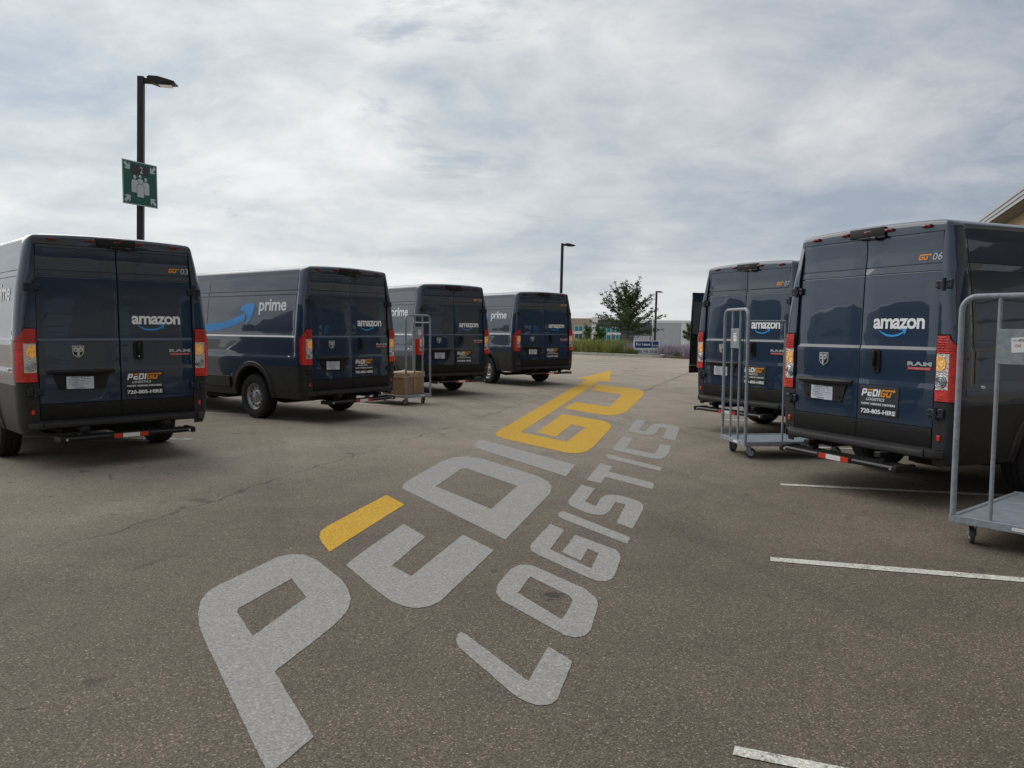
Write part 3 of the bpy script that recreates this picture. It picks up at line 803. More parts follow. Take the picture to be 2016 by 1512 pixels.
# magnetic recruiting sign
mg = Geo().box((.2465, door_y(.9) - .003, .905), (.423, .006, .186), .002); mg_o = mg.build('magnet_sign', MAGNET, dr)
Geo().box((.2465, door_y(.75) - .0035, .7685), (.423, .007, .086), .002).build('magnet_strip', MAGNET_B, dr)
SHR = .22
def it(pts, x0): return [(x0 + x + SHR * y, y) for x, y in pts]
LOGO_W = {
 'P': [it([(0, 0), (0, .86), (.10, 1), (.70, 1), (.84, .86), (.84, .44), (.70, .30), (.26, .30), (.26, 0)], 0), it([(.26, .54), (.26, .76), (.58, .76), (.58, .54)], 0)],
 'E': [it([(0, .60), (0, .14), (.14, 0), (.78, 0), (.78, .24), (.26, .24), (.26, .36), (.74, .36), (.74, .60)], .98)],
 'D': [it([(0, 0), (0, 1), (.70, 1), (.86, .86), (.86, .14), (.72, 0)], 1.88), it([(.26, .24), (.26, .76), (.60, .76), (.60, .24)], 1.88)],
 'I': [it([(0, 0), (0, .9), (.06, 1), (.26, 1), (.26, 0)], 2.86)]}
LOGO_O = {
 'e': [it([(0, .76), (.02, .92), (.10, 1), (.80, 1), (.80, .76)], .98)],
 'G': [it([(0, .14), (0, .86), (.14, 1), (2.10, 1), (2.10, 1.16), (2.48, .88), (2.10, .60), (2.10, .78), (.26, .78), (.26, .22), (.60, .22), (.60, .38), (.40, .38), (.40, .60), (.86, .60), (.86, .14), (.72, 0), (.14, 0)], 3.26)],
 'U': [it([(0, .68), (0, .14), (.14, 0), (.72, 0), (.86, .14), (.86, .68), (.60, .68), (.60, .24), (.26, .24), (.26, .68)], 4.22)]}
def flat_logo(frame_of, x0, z0, sx, sz, which, m, parent, name):
    for k in which.values():
        shape([[(x0 + a * sx, z0 + b * sz) for a, b in lp] for lp in k], frame_of, name, m, parent)
flat_logo(rear_frame(.0105), .058, .902, .0635, .068, LOGO_W, LET_W, dr, 'logo_letter')
flat_logo(rear_frame(.0105), .058, .902, .0635, .068, LOGO_O, LET_O, dr, 'logo_letter')
text('LOGISTICS', rear_frame(.0105), (.112, .863, .315, .889), 'lettering', LET_W, dr, .02, 1.1, .2)
text('NOW HIRING DRIVERS', rear_frame(.0105), (.060, .823, .430, .843), 'lettering', LET_W, dr, .035, 1.06)
text('720-805-HIRE', rear_frame(.0115), (.056, .744, .437, .786), 'lettering', LET_W, dr, .035, 1.02)

# ---- rear lamps wrap round the corner pillars
def corner_pt(z, t, off):
    """t: 0 at the door edge, runs round the corner on to the side (metres along)"""
    hw, yr, a = lerp_tab(HW, z), lerp_tab(YR, z), lerp_tab(DOOR_A, z) + .006
    rx = min(.085, (hw - a) * .72); ry = .13
    flat = hw - rx - a
    if t <= flat: return (a + t, yr - off)
    L = .5 * pi * sqrt((rx * rx + ry * ry) / 2); u = (t - flat) / L
    if u <= 1:
        th = pi / 2 * u; nx, ny = sin(th) / rx, -cos(th) / ry; nn = sqrt(nx * nx + ny * ny)
        return (hw - rx + rx * sin(th) + off * nx / nn, yr + ry - ry * cos(th) + off * ny / nn)
    return (hw + off, yr + ry + (t - flat - L))
def lamp_grid(s, z0, z1, t0, t1, off, nz=6, nt=10):
    rows = []
    for i in range(nz + 1):
        z = z0 + (z1 - z0) * i / nz
        a = t0(z) if callable(t0) else t0; b = t1(z) if callable(t1) else t1
        r = []
        for k in range(nt + 1):
            x, y = corner_pt(z, a + (b - a) * k / nt, off)
            r.append((s * x, y, z))
        rows.append(r)
    return rows
def outer_t(z): return .232 - .115 * sstep(1.30, 1.475, z) - .02 * sstep(1.0, .905, z)
for s in (-1, 1):
    lamp = Geo().grid(lamp_grid(s, .905, 1.475, .006, lambda z: outer_t(z) + .010, .004, 14, 16)).build('tail_light', DARK, VAN, 40)
    base, ribs = Geo(), Geo()
    for i in range(7):      # ribbed upper red
        z0 = 1.316 + .0215 * i
        r0 = lamp_grid(s, z0, z0 + .0175, .014, lambda z: outer_t(z), .016, 1, 14)
        base.grid(r0)
        ribs.grid(lamp_grid(s, z0 + .0150, z0 + .0215, .014, lambda z: outer_t(z), .0165, 1, 14))
    base.grid(lamp_grid(s, .915, 1.008, .014, outer_t, .015, 4, 14))
    base.grid(lamp_grid(s, 1.008, 1.316, lambda z: .132, outer_t, .015, 8, 8))
    base.build('red_lens', RED, lamp, 30)
    ribs.build('lens_ribs', REDDK, lamp, 30)
    Geo().grid(lamp_grid(s, 1.010, 1.312, .016, lambda z: .130, .013, 8, 10)).build('clear_lens', CLEAR, lamp, 40)
    x, y = corner_pt(1.22, .062, .016)
    am = Geo(); rows = lamp_grid(s, 1.170, 1.290, lambda z: .020, lambda z: .062 + .045 * sqrt(max(0.0, 1 - ((z - 1.23) / .062) ** 2)), .020, 8, 6)
    am.grid(rows); am.build('amber_bulb', AMBER, lamp, 50)
    rg = Geo()
    x, y = corner_pt(1.075, .066, .0)
    for R_, h_ in ((.052, -.020), (.036, -.026), (.020, -.030)):
        rg.lathe([(h_, R_), (h_ - .006, R_ - .005), (h_, R_ - .010)], 24, 'Y', (s * x, y, 1.078))
    rg.lathe([(-.016, .0), (-.016, .054)], 24, 'Y', (s * x, y, 1.078))
    rg.build('reverse_lamp', SILVER, lamp, 40)
    # cladding corner reflector
    rf = Geo().box((s * .862, -.004, .602), (.034, .016, .048), .005); rf.build('corner_reflector', RED, VAN, 30)
# marker lamps and camera housing on the roof header
def head_y(z): return lerp_tab(YR, z)
for x in (-.625, -.26, .01, .24, .625):
    zc_ = 2.392 + .012 * (1 - (x / .7) ** 2)
    mk_ = Geo().box((x, .062, zc_), (.088, .05, .030), .012)
    o = mk_.build('marker_lamp', REDDK, VAN, 50)
    Geo().box((x, .044, zc_), (.022, .018, .020), .005).build('marker_bulb', TRIMB, o, 40)
ch = Geo().box((0, .064, 2.398), (.40, .050, .088), .012).box((.075, .045, 2.345), (.30, .06, .018), .004)
ch_o = ch.build('camera_housing', BLACK, VAN, 30)
Geo().box((.11, .020, 2.338), (.06, .05, .03), .008).build('camera_lens', TRIMB, ch_o, 30)
# rear bumper
def bumper():
    gg = Geo(); rows = []
    N = 24
    for i in range(N + 1):
        u = -1 + 2 * i / N
        x = .915 * u; e = abs(u)
        dy = .10 * sstep(.86, 1.0, e) ** 1.5
        sec = [(.02, .512), (-.070 + dy, .500), (-.096 + dy, .488), (-.102 + dy, .470), (-.100 + dy, .440), (-.085 + dy, .426), (.03, .422)]
        rows.append([(x, min(.05, y), z) for y, z in sec])
    gg.grid(rows)
    b = gg.build('rear_bumper', CLAD, VAN, 30)
    for s in (-1, 1):
        Geo().box((s * .80, -.097, .470), (.004, .014, .066)).build('bumper_seam', DARK, b)
    return b
bumper()
# hitch step with tread and reflector strip
st = Geo()
st.box((0, -.135, .330), (1.30, .20, .022), .006)
for k in range(22):
    for j in range(4): st.box((-.60 + k * .057, -.205 + j * .045, .344), (.032, .010, .008))
st_o = st.build('step_tread', BLACK, VAN)
tb = Geo().tube([(-.66, -.250, .324), (.66, -.250, .324)], .024, 10)
tb.box((0, -.270, .325), (.40, .014, .052), .003)
tb.build('step_tube', TRIMB, VAN, 40)
for s in (-1, 1):
    Geo().box((s * .672, -.165, .326), (.050, .24, .062), .014).box((s * .675, -.262, .322), (.03, .05, .04), .008).build('step_end', BLACK, VAN, 30)
    Geo().lathe([(-.004, 0), (-.004, .013), (.004, .014)], 10, 'Y', (s * .63, -.275, .324)).build('step_bolt', CHROME, VAN)
    Geo().box((s * .42, -.10, .377), (.06, .08, .10), .006).box((s * .42, .05, .41), (.07, .5, .05), .006).build('step_bracket', BLACK, VAN)
for x, m_, w_ in ((-.1325, RED_R, .085), (0.0, WHITE_R, .172), (.1325, RED_R, .085)):
    Geo().box((x, -.2785, .326), (w_, .003, .044)).build('reflector_strip', m_, VAN)
# side furniture
for s in (-1, 1):
    # side lettering and big smile
    sf = (lambda s: (lambda u, v: (s * (half_w(v, max(.25, min(3.9, u))) + .004), u, v)))(s)
    if s < 0:
        text('prime', lambda u, v: sf(-u, v), (-1.165, 1.690, -.452, 1.945), 'side_lettering', LET_W, VAN, .025, .95)
        mp = lambda u: u
    else:
        mp = lambda u: 5.35 - u
    up, dn = [], []
    for i in range(21):
        u = i / 20; yy = 4.05 - 2.52 * u
        zc_ = 1.475 + .20 * ((yy - 2.72) / 1.25) ** 2 if yy < 2.72 else 1.475 + .26 * ((yy - 2.72) / 1.33) ** 2
        th = .058 * min(1.0, u * 3.2) + .002
        up.append((mp(yy), zc_ + th)); dn.append((mp(yy), zc_ - th))
    head = [(mp(a), b) for a, b in ((1.545, 1.728), (1.60, 1.758), (1.66, 1.772), (1.672, 1.800), (1.60, 1.846), (1.45, 1.878), (1.33, 1.876), (1.285, 1.850), (1.282, 1.790), (1.33, 1.68), (1.42, 1.565), (1.47, 1.515), (1.487, 1.540), (1.462, 1.64), (1.445, 1.70), (1.49, 1.660))]
    # fine band so that the decal follows the side
    rows = [[sf(a[0], a[1]), sf((a[0] + b_[0]) / 2, (a[1] + b_[1]) / 2), sf(b_[0], b_[1])] for a, b_ in zip(up, dn)]
    Geo().grid(rows).build('smile_band', LET_B, VAN)
    shape([head], sf, 'smile_arrowhead', LET_B, VAN)
    # panel seams: rear quarter, load-bay edges
    for yy in (.235, 2.62, 4.02):
        Geo().grid([[(s * (half_w(z, yy) + .0015), yy - .004, z), (s * (half_w(z, yy) + .0015), yy + .004, z)] for z in [1.06 + 1.25 * i / 40 for i in range(41)]]).build('panel_seam', DARK, VAN)
    # side marker
    Geo().box((s * .995, .33, 1.032), (.03, .05, .030), .006).build('side_marker', SILVER, VAN, 40)
    # sill moulding
    ml = Geo(); rows = []
    for i in range(13):
        yy = 1.90 + 2.85 * i / 12
        rows.append([(s * .985, yy, .680), (s * 1.012, yy, .672), (s * 1.014, yy, .50), (s * .98, yy, .485)])
    ml.grid(rows).add(rows[0], [(0, 1, 2, 3)]).add(rows[-1], [(0, 1, 2, 3)]); ml.build('sill_moulding', BLACK, VAN, 30)
    # cab door glass, mirror
    gl = Geo(); rows = []
    for i in range(9):
        z = 1.38 + .58 * i / 8
        y0_, y1_ = 4.30, 5.42 - .92 * (z - 1.38)
        rows.append([(s * (half_w(z, 4.5) + .004 - .03 * max(0, (yy - 5.0))), yy, z) for yy in [y0_ + (y1_ - y0_) * k / 8 for k in range(9)]])
    gl.grid(rows).build('cab_window', GLASS, VAN, 50)
    mr = Geo().box((s * 1.17, 5.05, 1.58), (.24, .13, .36), .05).box((s * 1.03, 5.08, 1.45), (.16, .07, .06), .02)
    mo = mr.build('wing_mirror', BLACK, VAN, 40)
    Geo().box((s * 1.17, 4.983, 1.60), (.18, .004, .26)).build('mirror_glass', CHROME, mo)
    # head lamp
    rows = []
    for i in range(6):
        z = .93 + .22 * i / 5; hw, yf = lerp_tab(HW, z), lerp_tab(YF, z); r = []
        for k in range(9):
            th = radians(10 + 62 * k / 8); r.append((s * (hw - .62 + .63 * cos(th)), yf - .46 + .47 * sin(th), z))
        rows.append(r)
    Geo().grid(rows).build('head_light', CLEAR, VAN, 50)
rows = []
for i in range(9):
    z = 1.31 + .90 * i / 8; hw, yf = lerp_tab(HW, z), lerp_tab(YF, z); r = []
    for k in range(21):
        th = radians(22 + 136 * k / 20); x = (hw - .75) * (1 if cos(th) > 0 else -1) * min(1, abs(cos(th)) * 1.6) + .755 * cos(th)
        r.append((x, yf - .40 + .405 * abs(sin(th)), z + .004))
    rows.append(r)
Geo().grid(rows).build('windscreen', GLASS, VAN, 60)
rows = []
for i in range(7):
    z = .50 + .42 * i / 6; hw, yf = lerp_tab(HW, z), lerp_tab(YF, z)
    rows.append([((hw - .62) * max(-1, min(1, cos(th) * 2)) + .63 * cos(th), yf - .46 + .472 * sin(th), z) for th in [radians(50 + 80 * k / 12) for k in range(13)]])
gr = Geo().grid(rows).build('grille', BLACK, VAN, 50)
Geo().box((0, 6.30, .86), (.9, .02, .03), .006).build('grille_bar', CHROME, gr)

# ------------------------------------------------------------------ place the vans
VANS = [
 ('03', -4.309, 8.733, 44.45, 'dark blue delivery van numbered 03, in front of the post with green sign'),
 (None, -2.607, 12.939, 52.92, 'unnumbered dark blue delivery van showing its blue smile and prime lettering on the side'),
 ('08', -1.279, 17.701, 39.44, 'dark blue delivery van numbered 08 behind the cart loaded with cardboard boxes'),
 ('01', 0.868, 21.057, 36.0, 'dark blue delivery van numbered 01, farthest and smallest of the left row'),
 ('07', 3.311, 11.414, -61.98, 'dark blue delivery van numbered 07 standing behind the empty cart with tall end frame'),
 ('06', 3.233, 7.405, -66.14, 'dark blue delivery van numbered 06, largest van on the right-hand side'),
 ('open', 5.19, 17.87, -62.0, 'dark blue van mostly hidden behind van 07 with its rear door swung open'),
]
def number(root, num):
    door = [c for c in root.children if c.data is dr.data][0]
    flat_logo(rear_frame(.004), .556, 2.108, .0480, .048, {k: [[(a - 3.26, b) for a, b in lp] for lp in v] for k, v in LOGO_O.items() if k != 'e'}, LET_O, door, 'logo_letter')
    text(num, rear_frame(.004), (.695, 2.100, .786, 2.164), 'fleet_number', LET_G, door, .012, 1.0, .12)
roots = []
for i, (num, x, y, yaw, lab) in enumerate(VANS):
    roots.append(VAN if i == 0 else copy_tree(VAN))
for r, (num, x, y, yaw, lab) in zip(roots, VANS):
    r.location = (x, y, 0); r.rotation_euler = (0, 0, radians(yaw)); r['label'] = lab
    if num and num != 'open': number(r, num)
od = [c for c in roots[-1].children if c.data is dl.data][0]
od.matrix_local = Matrix.Translation((-.825, 0, 0)) @ Matrix.Rotation(radians(-92), 4, 'Z') @ Matrix.Translation((.825, 0, 0))
od['label'] = 'rear door standing open, grey trim inside'
ip = Geo(); ip.box((-.40, .045, 1.84), (.70, .02, .90), .01); ip.build('inner_trim', INTERIOR, od, 30)
ip = Geo(); ip.box((-.40, .043, 1.03), (.74, .022, .66), .01).box((-.06, .06, 1.33), (.05, .05, .07), .01).box((-.06, .06, 1.16), (.05, .05, .1), .01); ip.build('inner_panel', DARK, od, 30)
Geo().box((-.72, .06, 2.24), (.1, .03, .07), .01).build('latch', DARK, od, 30)

# ------------------------------------------------------------------ roll carts
CW, CL = .69, 1.28
def make_cart():
    c = thing('roll_cart', 'x', 'cart', group='grey tubular package carts')
    d = Geo().box((0, CL / 2, .190), (CW - .03, CL - .02, .006)).build('deck', DECK, c)
    fr = Geo()
    fr.box((0, .012, .178), (CW + .04, .034, .055), .004).box((0, CL, .178), (CW + .04, .034, .055), .004)
    fr.box((-CW / 2, CL / 2, .178), (.034, CL - .01, .050), .004).box((CW / 2, CL / 2, .178), (.034, CL - .01, .050), .004)
    fr.build('deck_frame', CART, c, 30)
    Geo().box((.10, -.0065, .178), (.13, .003, .022)).build('maker_label', PAPER, c)
    up = Geo(); path = [(-CW / 2, .012, .205), (-CW / 2, .012, 1.64)]
    for i in range(1, 8):
        th = pi - (pi / 2) * i / 7; path.append((-CW / 2 + .10 + .10 * cos(th), .012, 1.64 + .10 * sin(th)))
    path += [(-q[0], q[1], q[2]) for q in reversed(path)]
    up.tube(path, .0195, 10); up.build('end_frame', CART, c, 60)
    for x in (-CW / 6 + .01, CW / 6 + .01):
        Geo().tube([(x, .012, .205), (x, .012, 1.735)], .0145, 8).build('upright_bar', CART, c, 60)
    pn = Geo().box((.01, -.004, 1.40), (CW / 3 + .02, .004, .235), .001); p_o = pn.build('label_plate', CART, c)
    Geo().box((.02, -.0075, 1.412), (.085, .002, .10), rot=Matrix.Rotation(radians(-4), 3, 'Y')).build('sticker', PAPER, c)
    fr2 = lambda u, v: (u, -.0095, v)
    text('CRT1-A19', fr2, (-.014, 1.436, .022, 1.446), 'sticker_print', INK, c, .02)
    text('EYH', fr2, (.024, 1.434, .056, 1.452), 'sticker_print', INK, c, .03)
    text('G60', fr2, (-.002, 1.398, .036, 1.418), 'sticker_print', INK_RED, c, .0, 1.0, .3)
    sr = Geo().tube([(CW / 2, .012, 1.60), (CW / 2, CL * .36, 1.60)], .0135, 8); sr.build('side_rail', CART, c, 60)
    Geo().tube([(CW / 2, CL * .36, .205), (CW / 2, CL * .36, 1.60)], .0135, 8).build('side_post', CART, c, 60)
    for x, y, a in ((-CW / 2 + .10, .10, .5), (CW / 2 - .10, .10, -.35), (-CW / 2 + .10, CL - .12, .2), (CW / 2 - .10, CL - .12, -.6)):
        ca = hold('caster', c, (x, y, 0)); ca.rotation_euler = (0, 0, a)
        f = Geo().box((-.024, .0, .105), (.004, .05, .09), .001).box((.024, .0, .105), (.004, .05, .09), .001).box((0, 0, .149), (.06, .06, .006), .001)
        f.build('fork', CART, ca)
        Geo().lathe([(-.016, .036), (-.017, .052), (-.012, .060), (.012, .060), (.017, .052), (.016, .036)], 24, 'X', (0, .022, .0605)).build('tyre', CASTER, ca, 40)
        Geo().lathe([(-.0155, .0), (-.017, .012), (-.010, .016), (-.014, .036), (.014, .036), (.010, .016), (.017, .012), (.0155, .0)], 20, 'X', (0, .022, .0605)).build('hub', CASTER_H, ca, 40)
    return c
cart = make_cart()
c2, c3 = copy_tree(cart), copy_tree(cart)
def put_cart(c, p0, p1, rz, lab):
    """p0: ground position of the corner of the end frame at -x"""
    ax = Vector((cos(rz), sin(rz)))
    o = Vector(p0) + ax * (CW / 2)
    c.location = (o.x, o.y, 0); c.rotation_euler = (0, 0, rz); c['label'] = lab
put_cart(cart, (-2.015, 15.13), None, radians(54.5), 'grey tubular cart carrying cardboard boxes between two vans')
put_cart(c2, (2.615, 9.83), None, radians(-83), 'empty grey tubular cart in front of van 07, partly behind van 06')
put_cart(c3, (3.122, 5.545), None, radians(-50), 'grey tubular cart with white sticker cut off at the right edge of the picture')

# cardboard boxes with lids on the first cart
def carton(loc, rz, size, lab, mark):
    w, d, h = size
    b = thing('cardboard_box', lab, 'box', loc, rz, 'cardboard boxes on the cart')
    Geo().box((0, 0, h / 2), (w, d, h), .006).build('carton', CARD, b)
    ld = Geo().box((0, 0, h + .003), (w + .03, d + .03, .10), .006); ld.build('lid', CARD_L, b)
    if mark:
        pts = [(-w / 2 - .002, -.16 + .32 * i / 10, .15 - .045 * (1 - (i / 5 - 1) ** 2)) for i in range(11)]
        Geo().grid([[(q[0], q[1], q[2] + .008), (q[0], q[1], q[2] - .008)] for q in pts]).build('smile_print', INK, b)
    for s in (-1, 1):
        Geo().box((s * (w / 2 + .0155), -.02, h + .005), (.002, .07, .035)).build('hand_hole', INK, b)
        Geo().box((-.02, s * (d / 2 + .0155), h + .005), (.05, .002, .035)).build('hand_hole', INK, b)
    return b
ax, ay = Vector((cos(radians(54.5)), sin(radians(54.5)))), Vector((-sin(radians(54.5)), cos(radians(54.5))))
base = Vector((-2.015, 15.13))
q = base + ax * .185 + ay * .40
carton((q.x, q.y, .194), radians(54.5), (.30, .56, .385), 'brown cardboard box with lid and black smile mark under a white paper', True)
q2 = base + ax * .525 + ay * .42
carton((q2.x, q2.y, .194), radians(56.5), (.30, .52, .385), 'brown cardboard box with lid beside the one under the paper', False)
pp = Geo().grid([[(u * .24 - .12, v * .16 - .08, .012 + .075 * max(0, u - .35) ** 1.2 + .004 * sin(v * 5)) for v in (0, .5, 1)] for u in (0, .2, .4, .6, .8, 1)])
o = pp.build('paper_sheet', PAPER, None, 60); o.location = (q.x + .02, q.y - .06, .194 + .385 + .045); o.rotation_euler = (0, 0, radians(10))
tag(o, 'curled white paper sheet lying on the boxes in the cart', 'paper')

# ------------------------------------------------------------------ lamp posts
def lamp_post(loc, h, rz, lab, w=.14, lean=0.0):
    t = thing('lamp_post', lab, 'lamp post', loc, rz, 'square steel parking lot lamp posts')
    Geo().box((0, 0, h / 2), (w, w, h), .012).build('pole', POLE, t, 30)
    Geo().lathe([(0, .0), (0, .32), (.70, .30), (.72, .28), (.72, 0)], 24, 'Z').build('concrete_base', CONC, t, 40)
    Geo().box((0, 0, .735), (.34, .34, .03), .006).build('base_plate', POLE, t)
    Geo().box((w / 2 + .10, 0, h - .09), (.24, .09, .12), .015).build('arm', POLE, t, 30)
    pr = [(.17, .02), (.22, .055), (.45, .050), (.60, .015), (.90, -.085), (.90, -.115), (.60, -.145), (.42, -.165), (.26, -.12), (.17, -.09)]
    pr = [(.17 + (a - .17) * .82, b) for a, b in pr]
    hd_ = Geo(); rows = []
    for k, (v, sc) in enumerate(((-.17, .45), (-.165, .75), (-.13, .85), (0, .88), (.13, .85), (.165, .75), (.17, .45))):
        cx_, cz_ = .53, -.045
        rows.append([(cx_ + (a - cx_) * (1 if abs(v) < .18 else .97), v, h - .03 + cz_ + (b - cz_) * sc) for a, b in pr])
    hd_.grid(rows, closed=True); hd_.add(rows[0], [tuple(range(len(pr)))]).add(rows[-1], [tuple(range(len(pr)))])
    h_ = hd_.build('lamp_head', POLE, t, 40)
    Geo().box((.55, 0, h - .180), (.28, .22, .01)).build('lens_panel', CLEAR, h_)
    return t
l1 = lamp_post((-8.74, 18.6, 0), 7.20, radians(8), 'near black lamp post carrying the green assembly point sign')
l1.rotation_euler = (0, radians(1.6), radians(8))
l2 = lamp_post((2.86, 48.2, .0), 6.62, radians(4), 'black lamp post rising behind van 01', .16)
l2.rotation_euler = (0, radians(1.0), radians(4))
l3 = lamp_post((16.45, 92.0, ground_z(16, 92)), 5.90 - ground_z(16, 92), radians(10), 'most distant black lamp post beyond the tree and the For Lease board', .20)
l3.rotation_euler = (0, radians(1.2), radians(10))

# assembly point sign on the near lamp post
sg = thing('assembly_sign', 'green assembly point sign with number 2 on the near lamp post', 'sign', (-8.50, 18.35, 4.72), radians(66))
S2_ = .475
Geo().box((0, 0, 0), (.95, .012, .98), .004).build('sign_plate', GREEN_S, sg)
bd = Geo()
for (c_, s_) in (((0, -.0075, .478), (.95, .003, .018)), ((0, -.0075, -.478), (.95, .003, .018)), ((.465, -.0075, 0), (.018, .003, .94)), ((-.465, -.0075, 0), (.018, .003, .94))): bd.box(c_, s_)
bd.build('sign_border', SIGN_W, sg)
Geo().box((.0, -.0075, .31), (.46, .003, .20)).build('number_patch', SIGN_BR, sg)
F1, F2, F3 = (lambda u, v: (u, -.0095, v)), (lambda u, v: (u, -.011, v)), (lambda u, v: (u, -.0125, v))
text('2', F2, (-.005, .24, .075, .39), 'sign_number', SIGN_W, sg, .01)
for sx_ in (-1, 1):
    for sz_ in (-1, 1):
        # broad arrow pointing at the centre, built along +u then turned
        ang = math.atan2(-sz_, -sx_)
        arrow = [(-.12, .035), (-.12, -.035), (-.0, -.035), (-.05, -.085), (.0, -.085), (.085, 0), (.0, .085), (-.05, .085), (-.0, .035)]
        cx_, cz_ = sx_ * .335, sz_ * .345
        pts = [(cx_ + a * cos(ang) - b * sin(ang), cz_ + a * sin(ang) + b * cos(ang)) for a, b in arrow]
        shape([pts], F1, 'sign_arrow', SIGN_W, sg)
def figure(cx_, cz_, sc, fr, fr_b):
    head = [(cx_ + .043 * sc * cos(2 * pi * k / 16), cz_ + .235 * sc + .048 * sc * sin(2 * pi * k / 16)) for k in range(16)]
    bod = [(-.10, -.14), (-.10, .11), (-.075, .155), (-.04, .17), (.04, .17), (.075, .155), (.10, .11), (.10, -.14)]
    shape([[(cx_ + a * sc * 1.12, cz_ + b * sc * 1.07) for a, b in bod]], fr_b, 'sign_figure_outline', GREEN_S, sg)
    shape([[(cx_ + a * sc, cz_ + b * sc) for a, b in bod]], fr, 'sign_figure', SIGN_W, sg)
    shape([head], fr, 'sign_figure', SIGN_W, sg)
FB = [(lambda o: (lambda u, v: (u, -o, v)))(o) for o in (.0093, .0097, .0105, .0109, .0113, .0117, .0121, .0125)]
figure(0, -.04, .88, FB[1], FB[0]); figure(-.15, -.08, .92, FB[3], FB[2]); figure(.15, -.10, .92, FB[5], FB[4]); figure(.0, -.17, .92, FB[7], FB[6])
for v in (.30, -.30):
    Geo().box((.02, .06, v), (.22, .10, .03)).build('sign_bracket', GALV, sg)

# ------------------------------------------------------------------ planting bed and kerb
def ribbon(path, w, z0, z1, name, m, parent=None, kind=None, bev=.02):
    P = [Vector(q) for q in path]; rows = []
    for i, q in enumerate(P):
        d = (P[min(i + 1, len(P) - 1)] - P[max(i - 1, 0)]).normalized(); n = Vector((-d.y, d.x))
        a, b = q, q + n * w
        rows.append([(a.x, a.y, z0), (a.x + n.x * .01, a.y + n.y * .01, z1 - bev), (a.x + n.x * (.01 + bev), a.y + n.y * (.01 + bev), z1), (b.x, b.y, z1), (b.x, b.y, z0)])
    o = Geo().grid(rows).build(name, m, parent, 40)
    return tag(o, kind=kind) if kind else o
kp = [(-14, 66.5), (-6, 57.2), (0, 50.4), (3.6, 46.3), (6.6, 42.9), (7.35, 42.1), (7.75, 41.85), (8.05, 42.0), (8.2, 42.4), (8.2, 43.2)]
ribbon(kp, .16, -.02, .15, 'kerb', CONC, None, 'structure')
bed = [(-14, 66.7), (-6, 57.4), (0, 50.6), (3.6, 46.5), (6.6, 43.1), (7.4, 42.3), (7.9, 42.2), (8.3, 41.2), (9.6, 39.4), (13, 36.5), (26, 44), (12, 72), (-10, 74)]
gb = Geo(); gb.prism(bed, -.05, .10, lambda u, v, d: (u, v, d)); tag(gb.build('planting_bed', SOIL), kind='structure')

def foliage_mat(name, c1, c2, trans=.35):
    m = bpy.data.materials.new(name); m.use_nodes = True
    t = NT(m.node_tree); b = m.node_tree.nodes['Principled BSDF']
    co = t.n('ShaderNodeTexCoord').outputs['Object']
    nz = t.noise(co, 9.0, 3.0, .6)
    t.set(b.inputs['Base Color'], t.mix(t.ramp(nz, [(.35, 0.), (.65, 1.)]), c1, c2))
    b.inputs['Roughness'].default_value = .6
    b.inputs['Specular IOR Level'].default_value = .25
    return m
LEAF = foliage_mat('tree_leaf', (0.052, 0.086, 0.030), (0.125, 0.165, 0.055))
LEAF2 = foliage_mat('shrub_leaf', (0.080, 0.140, 0.030), (0.160, 0.210, 0.050))
GRASS = foliage_mat('tall_grass', (0.215, 0.260, 0.065), (0.400, 0.410, 0.135))
SAGE = foliage_mat('sage_flower', (0.380, 0.310, 0.390), (0.560, 0.490, 0.550))
DRY = foliage_mat('dry_grass', (0.26, 0.20, 0.10), (0.42, 0.34, 0.20))
rnd = random.Random(11)
def blades(name, spots, n, h, w, m, lab, cat):
    gg = Geo()
    for (cx_, cy_, r) in spots:
        for _ in range(n):
            a = rnd.uniform(0, 2 * pi); rr = r * sqrt(rnd.random())
            x, y = cx_ + rr * cos(a), cy_ + rr * sin(a) * .7
            hh = h * rnd.uniform(.55, 1.1) * (1 - .35 * (rr / r) ** 2); th = rnd.uniform(0, pi)
            lx, ly = rnd.gauss(0, .16) * hh + cos(a) * rr * .25, rnd.gauss(0, .16) * hh
            ww = w * rnd.uniform(.6, 1.3)
            ux, uy = cos(th) * ww, sin(th) * ww
            gg.add([(x - ux, y - uy, .09), (x + ux, y + uy, .09), (x + ux * .8 + lx * .45, y + uy * .8 + ly * .45, .09 + hh * .6), (x - ux * .8 + lx * .45, y - uy * .8 + ly * .45, .09 + hh * .6), (x + lx, y + ly, .09 + hh)], [(0, 1, 2, 3), (3, 2, 4)])
    me = bpy.data.meshes.new(name); me.from_pydata(gg.v, [], gg.f); me.update()
    o = link(name, me, m)
    return tag(o, lab, cat, kind='stuff')
blades('tall_grass', [(1.9 + .55 * i + rnd.uniform(-.2, .2), 50.6 - .62 * i + rnd.uniform(-.3, .5), .55) for i in range(9)] + [(2.2 + .6 * i, 52.3 - .6 * i, .6) for i in range(8)], 420, .95, .012, GRASS, 'tall yellow green ornamental grass along the far kerb', 'grass')
blades('russian_sage', [(6.1 + .38 * i, 46.2 - .3 * i + rnd.uniform(-.1, .4), .42) for i in range(4)] + [(8.35 + .40 * i, 43.4 - .12 * i + rnd.uniform(-.2, .3), .42) for i in range(9)] + [(9.2 + .45 * i, 41.6 + rnd.uniform(-.2, .2), .4) for i in range(3)], 380, .72, .013, SAGE, 'pale purple flowering sage clumps along the planting bed', 'flowers')
blades('dry_grass', [(10.6 + .4 * i, 41.2 + .2 * i, .4) for i in range(5)] + [(6.6, 45.2, .3), (7.9, 46.6, .35), (7.2, 46.6, .4)], 260, .55, .012, DRY, 'low tan dry grass between the sage and the For Lease board', 'grass')
